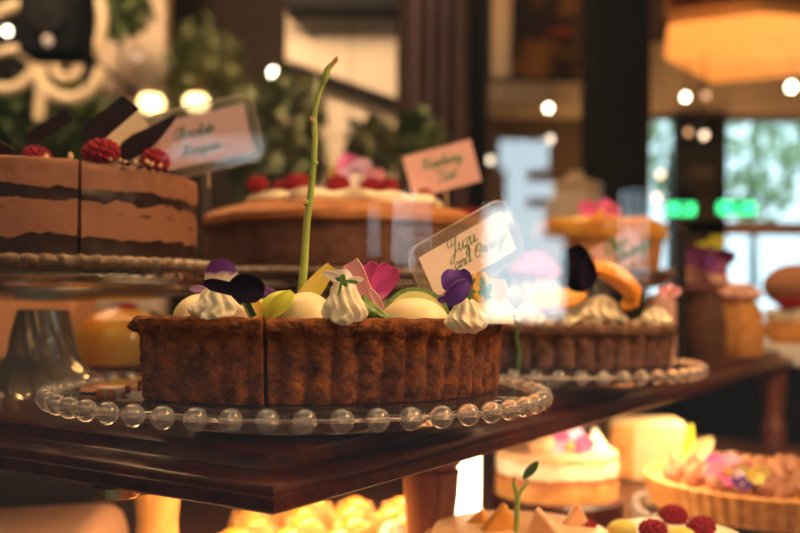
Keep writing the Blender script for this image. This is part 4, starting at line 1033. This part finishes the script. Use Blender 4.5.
# canopy of wooden boards at the upper right
m_can = mat('canopy_boards', (.62, .34, .12), (.75, .44, .18), scale=3, rough=.7, stretch=(1, 8, 1))
zc = Z0+1.06
def hp(x, y, z): 
    Y = 1.0; p = at(x, y, 1.0); k = (z-Z0)/(p.z-Z0); return (p.x*k, k)
poly = [hp(664, 58, zc), hp(712, 83, zc), hp(805, 74, zc), hp(900, 60, zc), hp(900, 26, zc), hp(760, 12, zc), hp(668, 24, zc)]
ob = MB().prism(poly, zc, zc+.05).build('ceiling_canopy', m_can, smooth=False); struct(ob)
poly = [hp(664, 20, zc+.12), hp(760, 8, zc+.12), hp(766, -30, zc+.12), hp(664, -30, zc+.12)]
struct(MB().prism(poly, zc+.12, zc+.17).build('ceiling_soffit', m_can, smooth=False))
# pale jar on the rear counter
p = at(583, 200, 2.2)
sd = empty('side_counter', (p.x, 2.35, 0), 'dark side counter in the room behind the cakes', 'counter')
MB().box((0, 0, .52), (.95, .35, 1.04)).build('cabinet', m_darkb, sd, smooth=False)
MB().box((0, 0, 1.06), (1.0, .4, .04)).build('counter_top', m_wood, sd, smooth=False)
j = empty('lidded_jar', (p.x, 2.3, 1.08), 'pale cream lidded jar on the side counter behind the orange tart', 'jar')
hj = at(583, 172, 2.3).z-1.08
MB().lathe([(0, 0), (.062, 0), (.07, .01), (.07, hj*.85), (.06, hj*.9), (0, hj*.9)], 40).build('jar_body', mat('cream_china', (.62, .52, .40), rough=.4), j)
MB().lathe([(0, hj*.9), (.064, hj*.9), (.064, hj*.94), (.02, hj*.97), (.02, hj), (0, hj)], 40).build('lid', mat('tan_china', (.55, .42, .28), rough=.4), j)
# ---------------------------------------------------------------- left background: planted wall, scrollwork, box lamp
m_dgreen = mat('deep_leaf', (.06, .11, .03), (.16, .20, .07), scale=4, rough=.6)
m_green2 = mat('olive_leaf', (.11, .135, .045), (.25, .25, .11), scale=6, rough=.6)
sbox('wall_plaster', at(98, 0, 3.9).x, at(165, 0, 3.9).x, 3.9, 4.0, 0, ZC, m_wallp)
for i, (x, y, Y, rx, rz, n, m, lb) in enumerate([
    (45, 130, 3.74, .38, .22, 900, m_dgreen, 'dark green planted wall behind the mousse cake'),
    (205, 78, 3.6, .17, .24, 330, m_green2, 'olive leafy plant above the mauve card'),
    (288, 140, 3.04, .15, .24, 380, m_green2, 'leafy plant left of the tall stalk'),
    (256, 165, 3.92, .12, .20, 260, m_dgreen, 'dark leafy plant right of the mauve card'),
    (118, 12, 3.55, .12, .11, 200, m_dgreen, 'trailing leaves at the top of the pale plaster strip'),
    (372, 146, 2.6, .07, .07, 150, m_green2, 'leafy plant in front of the pale partition'),
    (418, 140, 2.85, .07, .09, 180, m_dgreen, 'dark plant at the foot of the plum curtain')]):
    c = at(x, y, Y); o = empty('leafy_plant', c, lb, 'plant', 'plants in the room')
    leaf_cloud(c, (rx, .08, rz), n, .045, 20+i, m, 'foliage', o, o.location)
    MB().tube([(c.x, Y, 0), (c.x+.01, Y, c.z), (c.x, Y, c.z+rz*.8)], .008, 6).build('stem', m_bark, o, org=o.location)
# cream scroll ornament
m_scroll = mat('cream_scroll', (.60, .46, .28), (.68, .54, .36), scale=10, rough=.8)
o = empty('scroll_ornament', at(40, 80, 3.4), 'cream plaster scroll ornament on the planted wall', 'ornament')
def arcpx(cx, cy, rx, ry, a0, a1, n=16): return [(cx+rx*math.cos(math.radians(a0+(a1-a0)*k/n)), cy+ry*math.sin(math.radians(a0+(a1-a0)*k/n))) for k in range(n+1)]
for pts, w_ in ((arcpx(68, 62, 33, 37, 10, 170), 6.5), (arcpx(5, 50, 33, 40, 25, 150), 6.5), ([(40, 60), (41, 80), (40, 100), (38, 120)], 6.0), (arcpx(66, 66, 12, 13, -100, 220), 5.0),
                (arcpx(15, 58, 22, 8, 180, 360), 5), ([(22, 54), (36, 60), (52, 58), (72, 62)], 6), ([(-8, 16), (8, 8), (26, 3), (40, -4)], 6.5), (arcpx(66, 20, 36, 48, -40, 50), 5.0)):
    MB().tube([at(x, y, 3.4)-Vector(o.location) for x, y in pts], px(w_, 3.4), 8).build('scroll', m_scroll, o)
for x, y in ((40, 80), (95, 62), (5, 88)): MB().tube([at(x, y, 3.4)-Vector(o.location), at(x, y, 3.4)-Vector(o.location)+Vector((0, .62, 0))], .01, 6).build('wall_rod', m_dark, o)
sbox('wall_planted', XL, at(98, 0, 4.02).x, 4.02, 4.1, 0, ZC, m_dark)
o = empty('loudspeaker', at(57, 20, 3.0), 'black box loudspeaker hanging at the upper left', 'speaker')
MB().box((0, 0, 0), (px(60, 3.0), .16, px(78, 3.0))).build('speaker_box', m_slate, o, bevel=.01)
MB().lathe([(0, 0), (.055, 0), (.06, .008), (.04, .006), (0, .012)], 32).build('speaker_cone', m_dark, o, M=Matrix.Translation((0, -.08, 0)) @ Matrix.Rotation(PI/2, 4, 'X'))
MB().tube([(0, 0, px(39, 3.0)), (0, 0, ZC-o.location.z)], .012, 8).build('hanger', m_iron, o)
# wall lamps (warm shades) and small bulbs
for (x, y, w_, h_, lb) in ((151, 103, 26, 17, 'left warm glowing wall lamp above the chocolate curl'), (196, 102, 25, 15, 'right warm glowing wall lamp above the mauve card')):
    c = at(x, y, 3.2); o = empty('wall_lamp', c, lb, 'lamp', 'warm wall lamps')
    MB().lathe([(0, -h_/2), (w_*.30, -h_*.5), (w_*.46, -h_*.2), (w_*.48, h_*.1), (w_*.35, h_*.42), (0, h_*.5)], 28).build('lamp_shade', m_lampshade, o, M=Matrix.Scale(1/F*3.2, 4))
    MB().tube([(0, 0, px(h_*.5, 3.2)), (0, .06, .09), (0, .30, .10)], .006, 8).build('lamp_arm', m_brass, o)
BUL = None
LAMPS = [(7, 31, 'far left bulb beside the black loudspeaker', 1.0, 3.9), (273, 73, 'bright upper bulb left of the pale partition', 1.4, 3.9), (280, 95, 'dimmer bulb below the bright one left of the partition', .35, 3.9),
 (137, 57, 'dim bulb before the pale plaster strip', .25, 3.8), (236, 90, 'faint bulb above the mauve card', .2, 3.9), (349, 128, 'faint bulb before the pale partition', .16, 3.2), (47, 41, 'faint bulb in front of the black loudspeaker', .12, 2.7),
 (548, 108, 'warm bulb below the framed picture', 1.1, 4.0), (550, 139, 'cool bulb right of the bright reflection', .5, 4.1), (490, 160, 'cool bulb at the upper right of the pink card', .55, 4.0), (506, 217, 'white glow ball added for a glass reflection above the clear card', .8, 4.1),  # last entry is a glow added for a reflection in the window
 (685, 97, 'warm bulb left of the pair over the black board', 1.0, 4.0), (705, 95, 'peach bulb right of the pair over the black board', .3, 4.1), (704, 135, 'peach bulb just above the black board', .55, 3.95), (660, 174, 'upper pale bulb left of the black board', .5, 4.2), (656, 197, 'lower pale bulb left of the black board', .46, 4.02),
 (791, 87, 'brightest bulb at the right frame edge', 1.7, 4.0), (688, 132, 'amber bulb left of the peach bulb', .2, 4.15)]
for (x, y, lb, k, Y) in LAMPS:
    c = at(x, y, Y); o = empty('pendant_bulb', c, lb+', hanging on a cord', 'lamp', 'pendant bulbs')
    mm_ = m_bulbs[0 if k > .9 else 1 if k > .45 else 2 if k > .24 else 3]
    MB().ball((0, 0, 0), .017 if k > 1.2 else .013, 14, 10, (1, 1, 1.15)).build('bulb', mm_, o)
    MB().lathe([(0, .012), (.008, .012), (.008, .035), (0, .037)], 12).build('socket', m_iron, o)
    MB().tube([(0, 0, .03), (0, 0, ZC-c.z)], .0018, 5).build('cord', m_iron, o)
# ================================================================== LOWER SHELF
def seatL(x, Y, dz=0): p = at(x, 500, Y); p.z = ZL+dz; return p
# --- tray of glazed pastries
k = 0
rg = random.Random(21)
danish = None
spots = []
for row in range(8):
    for cx in range(4):
        spots.append((-.128+.041*cx+(row % 2)*.008+rg.uniform(-.0015, .0015), .575+.041*row+rg.uniform(-.0015, .0015)))
def pastry():
    r = empty('glazed_pastry', (0, 0, 0), 'x', 'pastry', 'glazed pastries under the table')
    MB().lathe([(0, 0), (.020, 0), (.024, .004), (.025, .014), (.021, .021), (.014, .020), (0, .018)], 36, mod=lambda t, rr, z: (rr*(1+.08*math.cos(4*t)), z)).build('pastry_crust', m_cookie, r)
    MB().ball((0, 0, .019), .0145, 20, 12, (1.1, 1.0, .62)).build('apricot_glaze', m_glaze, r)
    return r
danish = pastry()
danish2 = empty('cream_puff', (0, 0, 0), 'x', 'pastry', 'cream puffs under the table')
MB().ball((0, 0, .014), .019, 24, 14, (1, 1, .8), mod=lambda v: 1+.07*noise.noise(v*2.5)).build('puff', m_icing, danish2)
MB().lathe([(0, .022), (.012, .026), (.008, .032), (0, .036)], 24, mod=lambda t, r, z: (r*(1+.15*math.cos(6*t)), z)).build('cream_top', m_cream, danish2)
u1 = u2 = False
legs_xy = [at(157, 505, .70), at(430, 500, .66)]
for (x, Y) in spots:
    p = Vector((x, Y, ZL))
    puff = x > -.025 and Y < .75
    if puff:
        o = danish2 if not u1 else copy_tree(danish2); u1 = True
        o['label'] = 'pale round cream puff under the table, left of the dark turned leg'
    else:
        o = danish if not u2 else copy_tree(danish); u2 = True
        o['label'] = 'glossy orange glazed pastry under the table corner'
    o.location = p+Vector((0, 0, .012)); o.rotation_euler = (0, 0, rg.uniform(0, 6)); o.scale = (.76, .76, .9)
tr = empty('pastry_tray', (-.062, .72, ZL), 'pale baking tray under the glazed pastries', 'tray')
MB().box((0, .0, .006), (.182, .35, .012)).build('tray_bed', m_icing, tr, smooth=False, bevel=.003)
# --- upright white light tube
p = seatL(467, .88)
o = empty('display_lamp', p, 'upright glowing white tube lamp right of the dark turned leg', 'lamp')
MB().lathe([(0, 0), (.022, 0), (.022, .006), (.0145, .008), (0, .008)], 32).build('lamp_base', m_brass, o)
MB().lathe([(0, .008), (.0125, .008), (.0125, .112), (0, .112)], 32).build('light_tube', m_tube, o)
MB().lathe([(0, .110), (.0145, .110), (.0145, .119), (0, .119)], 32).build('lamp_cap', m_brass, o)
# --- near fruit tart with sprout at the bottom edge
p = at(540, 560, .60); NT = (p.x-.012, .610)
RZ = .027
for (cx_, cy_, rr_, lb_) in ((NT[0], NT[1], .058, 'dark round riser under the pink and peach fruit tart'),):
    o = empty('cake_riser', (cx_, cy_, ZL), lb_, 'riser', 'risers on the lower shelf')
    MB().lathe([(0, 0), (rr_, 0), (rr_, .006), (rr_*.5, .010), (rr_*.5, RZ-.008), (rr_, RZ-.004), (rr_, RZ), (0, RZ)], 40).build('riser_stem', m_wood, o)
o = empty('fruit_tart', (NT[0], NT[1], ZL+RZ), 'round pastry topped with pink and peach fruit at the lower frame edge', 'tart')
MB().lathe([(0, 0), (.052, 0), (.062, .006), (.0656, .030), (.0624, .036), (0, .034)], 70, mod=lambda t, r, z: (r*(1+.012*math.cos(34*t)), z)).build('crust', m_cookie, o)
MB().lathe([(0, .033), (.059, .034), (.056, .042), (0, .046)], 60).build('custard', m_peachf, o)
zn = ZL+.044+RZ-.002
def wedge(name, p, s, m, label, cat, group, rz, tilt):
    o = empty(name, p, label, cat, group, rz)
    b = MB().add([(-s, -s*.4, 0), (s, -s*.4, 0), (0, -s*.25, s*1.5), (-s, s*.4, 0), (s, s*.4, 0), (0, s*.25, s*1.5)], [(0, 1, 2), (3, 5, 4), (0, 3, 4, 1), (1, 4, 5, 2), (0, 2, 5, 3)])
    b.build('wedge', m, o, bevel=s*.12, smooth=False, M=Matrix.Rotation(tilt, 4, 'Y')); return o
wedge('peach_wedge', at(500, 525, .60), .016, m_glaze, 'tall golden peach wedge left of the green sprout', 'fruit', 'peach wedges', .2, .1).location.z = zn-.004
wedge('peach_wedge', at(545, 530, .59), .015, m_peachf, 'pink peach wedge right of the green sprout', 'fruit', 'peach wedges', -.4, -.25).location.z = zn-.003
wedge('peach_wedge', at(575, 532, .62), .012, m_peachf, 'small peach wedge at the right of the near fruit tart', 'fruit', 'peach wedges', .4, .1).location.z = zn-.003
wedge('peach_wedge', at(478, 526, .62), .011, m_glaze, 'small golden peach wedge at the left of the near fruit tart', 'fruit', 'peach wedges', -.5, .2).location.z = zn-.004
rgf = random.Random(31)
for i in range(16):
    a = i*2.39996; d = .047*math.sqrt((i+.6)/16)
    o = wedge('fruit_piece', (NT[0]+d*math.cos(a), NT[1]+d*math.sin(a)*.9, zn-.006-.10*d*d/.05), .0068, [m_peachf, m_pinkp, m_glaze, m_icing][i % 4], 'small cut fruit piece scattered on the near fruit tart', 'fruit', 'fruit pieces on the near tart', rgf.uniform(0, 6), rgf.uniform(-.4, .4))
for i, (dx, dy) in enumerate(((-.012, -.046), (.030, -.040), (.046, .012))):
    raspberry((NT[0]+dx, NT[1]+dy, zn-.0065), .0065, .010, 'small red raspberry on the near fruit tart', 'raspberries on the near tart')
q = at(478, 532, .57); blob_flower('magenta_flower', (q.x, .555, zn-.004), 5, .014, m_hotpink, 'magenta flower on the near fruit tart at the lower edge', seed=8)
q = at(523, 530, .565); blob_flower('green_petals', (q.x, .56, zn-.002), 5, .012, m_limep, 'lime green petals at the foot of the sprout', seed=9)
sp = empty('green_sprout', at(516, 528, .58), 'green sprout with one dark leaf standing in the near fruit tart', 'leaf')
MB().tube([at(x, y, .58) for x, y in ((516, 532), (516.5, 515), (517, 500), (516, 492), (513, 484), (513.5, 477))], [px(r, .58) for r in (2.9, 2.7, 2.6, 2.4, 2.0, 1.2)], 10).build('stem', m_stem, sp, org=sp.location)
MB().tube([at(x, y, .58) for x, y in ((517, 500), (519, 492), (524, 486), (529, 481))], [px(r, .58) for r in (2.5, 2.2, 1.9, 1.2)], 10).build('side_shoot', m_stem, sp, org=sp.location)
petal(at(523, 478, .58), at(537.5, 461, .575), px(9, .58), cup=.25).build('leaf', m_leaf, sp, org=sp.location)
MB().tube([at(529, 482, .58), at(525, 479, .58), at(523, 478, .58)], px(1.2, .58), 8).build('leaf_stalk', m_stem, sp, org=sp.location)
# --- layered cream cake with magenta flower
p = seatL(558, .95); LC = (p.x, .965)
ht = (at(558, 462, .88).z-ZL)
stl = empty('wood_riser', (LC[0], LC[1], ZL), 'round dark wooden riser under the pale layered cake', 'riser')
MB().lathe([(0, 0), (.068, 0), (.068, .018), (.064, .022), (0, .022)], 48).build('riser', m_wood, stl)
hh = ht-.022
lc = layered(LC, .062, ZL+.022, [(m_goldcake, hh*.36, 'sponge_base'), (m_sponge2, hh*.14, 'jam_layer'), (m_icing, hh*.30, 'cream_layer'), (m_peachf, hh*.20, 'peach_top')], 0, 2*PI, 'pale layered cream cake with magenta flower on the lower shelf', 'layer_cake', seed=12)
zl = ZL+.022+hh
q = at(572, 455, .93); blob_flower('magenta_flower', (q.x, .945, zl), 5, .026, [m_hotpink, m_lilac], 'magenta and lilac flower on the pale layered cake', seed=14)
q = at(606, 460, .92); w_ = wedge('chocolate_triangle', (q.x-.004, .955, zl-.001), .0165, m_white, 'bright white triangular chocolate piece on the pale layered cake', 'chocolate', None, .3, -.05)
q = at(540, 458, .93); bun('macaron', 543, .94, .014, .018, m_peachf, 'small peach bun on the left of the pale layered cake', 'pastry', None, zl)
# --- square frosted cake
p = seatL(642, 1.17)
o = empty('loaf_cake', (p.x, 1.17, ZL), 'pale yellow frosted rectangular cake behind the crimped tart', 'cake', None, -.1)
hb = at(640, 421, 1.14).z-ZL
MB().box((0, 0, hb*.5), (px(76, 1.14), .07, hb)).build('cake_block', mat('pale_yellow_cake', (.74, .54, .28), (.82, .64, .38), scale=40, rough=.6), o, bevel=.006)
MB().box((-px(25, 1.14), -.034, hb*.5), (px(24, 1.14), .008, hb*.86)).build('orange_side', m_goldcake, o, bevel=.003)
# --- crimped nut tart on beaded plate
TR = (.368, .925)
beaded_plate(TR, 'clear glass plate with beaded rim under the crimped nut tart on the lower shelf', R=.136, base=ZL, foot=.08, zp=ZL+.017)
ct = empty('nut_tart', (TR[0], TR[1], ZL+.0175), 'crimped golden tart covered with brown nuts on the lower shelf', 'tart')
Rt = .120
MB().lathe([(0, 0), (Rt-.012, 0), (Rt-.006, .002), (Rt, .026), (Rt+.002, .030), (Rt-.004, .031), (Rt-.008, .026), (0, .025)], 360, mod=lambda t, r, z: (r*(1+(.013*math.cos(60*t) if r > Rt-.013 else 0)), z)).build('crust', m_cookie, ct)
MB().lathe([(0, .024), (Rt-.008, .0255), (0, .0262)], 60).build('filling', m_glaze, ct)
rg = random.Random(5)
nm_ = [MB().ball((0, 0, 0), .0085, 10, 8, (1.15, .9, .75), mod=lambda v: 1+.3*noise.noise(v*2.6+Vector((s, 0, 0)))).build('walnut', m_walnut, ct) for s in range(3)]
cnt = 0
for k in range(95):
    a = k*2.39996; d = (Rt-.016)*math.sqrt((k+.5)/95)
    o = nm_[k] if k < 3 else nm_[k % 3].copy()
    if k >= 3: col.objects.link(o); o.parent = ct
    o.location = (d*math.cos(a), d*math.sin(a), .030+rg.uniform(0, .004)); o.rotation_euler = (rg.uniform(0, 6), rg.uniform(0, 6), rg.uniform(0, 6)); s = rg.uniform(.75, 1.15); o.scale = (s, s, s)
zt2 = ZL+.0175+.034
q = at(726, 478, .88); blob_flower('pink_flower', (q.x, .88, zt2+.004), 6, .024, [m_hotpink, m_lilac], 'pink and lilac flower on the nut tart', seed=17)
q = at(735, 485, .85); blob_flower('blue_flower', (q.x+.004, .845, zt2+.002), 5, .010, m_violet, 'small dark blue flower in front of the pink one on the nut tart', seed=18)
q = at(750, 472, .87); blob_flower('yellow_flower', (q.x, .87, zt2+.004), 5, .018, m_yellowp, 'yellow flower at the right of the nut tart', seed=19)
lf = empty('orchid_flower', at(690, 475, .98), 'pale yellow green orchid petals standing behind the nut tart', 'flower')
lf.location.z = zt2-.012
for b, t, w_ in (((688, 478), (691, 424), 16), ((690, 462), (712, 438), 22), ((688, 480), (678, 450), 20), ((692, 480), (716, 458), 20), ((686, 482), (700, 445), 24)):
    petal(at(*b, .98), at(*t, .99), px(w_, .98)*.8, cup=.25, bend=.15).build('petal', m_orchid if w_ > 17 else m_limep, lf, org=lf.location)
MB().tube([Vector((0, 0, -.004)), at(690, 462, .985)-Vector(lf.location)], .002, 6).build('stem', m_stem, lf)
# --- bottom right fruit tart
p = at(660, 560, .62); BT = (p.x, .640)
o = empty('cake_riser', (BT[0]+.015, BT[1], ZL), 'dark round riser under the raspberry tart at the bottom frame edge', 'riser', 'risers on the lower shelf')
MB().lathe([(0, 0), (.045, 0), (.045, .006), (.022, .010), (.022, RZ-.010), (.045, RZ-.006), (.045, RZ-.002), (0, RZ-.002)], 40).build('riser_stem', m_wood, o)
o = empty('berry_tart', (BT[0]+.015, BT[1], ZL+RZ-.002), 'fruit tart with raspberries at the bottom right frame edge', 'tart')
bc = o.location
MB().lathe([(0, 0), (.041, 0), (.049, .006), (.0525, .026), (.0495, .031), (0, .030)], 70, mod=lambda t, r, z: (r*(1+.012*math.cos(30*t)), z)).build('crust', m_cookie, o)
MB().lathe([(0, .029), (.0465, .030), (.0435, .036), (0, .039)], 60).build('cream', m_icing, o)
zb = ZL+.0375+RZ-.003
for i, (x, Y, lb) in enumerate(((652, .615, 'left raspberry on the tart at the bottom frame edge'), (703, .625, 'right raspberry on the tart at the bottom frame edge'), (672, .66, 'rear raspberry on the tart at the bottom frame edge'))):
    q = at(x, 520, Y); raspberry((q.x, Y, zb), .0088, .0130, lb, 'raspberries on the bottom tart')
for i, (x, Y, lb) in enumerate(((622, .62, 'yellow fruit ball at the left of the bottom berry tart'), (681, .60, 'yellow fruit ball between the raspberries of the bottom tart'))):
    q = at(x, 520, Y); b = MB().ball((0, 0, .007), .0080, 16, 12, (1.2, 1, .8)).build('fruit_ball', m_yellowp); b.location = (q.x, Y, zb-.001); tag(b, lb, 'fruit', 'fruit balls')
# --- peach loaf at the lower left
p = at(72, 540, .80)
o = empty('glazed_loaf', (p.x, .80, ZL), 'peach glazed loaf on the lower left, beside the turned leg coloured as lit', 'cake')
zz = at(110, 508, .80).z-ZL
def loaf(u, v):
    x = -.085+.125*u; prof_ = zz*(0.80+.2*u)*(1-.25*(max(0, u-.9)/.1)**2)
    a = PI*v; k = math.sqrt(max(0.0, 1-max(0, (u-.84)/.16)**2))
    return Vector((x, -.05*math.cos(a)*k, max(0, prof_*math.sin(a)**.6)*(.35+.65*k)*(k > 0) if k > 0 else 0))
MB().sheet(loaf, 24, 16, .006).build('loaf', m_peach, o)
MB().box((-.02, 0, zz*.3), (.10, .08, zz*.55)).build('crumb', m_peach, o)
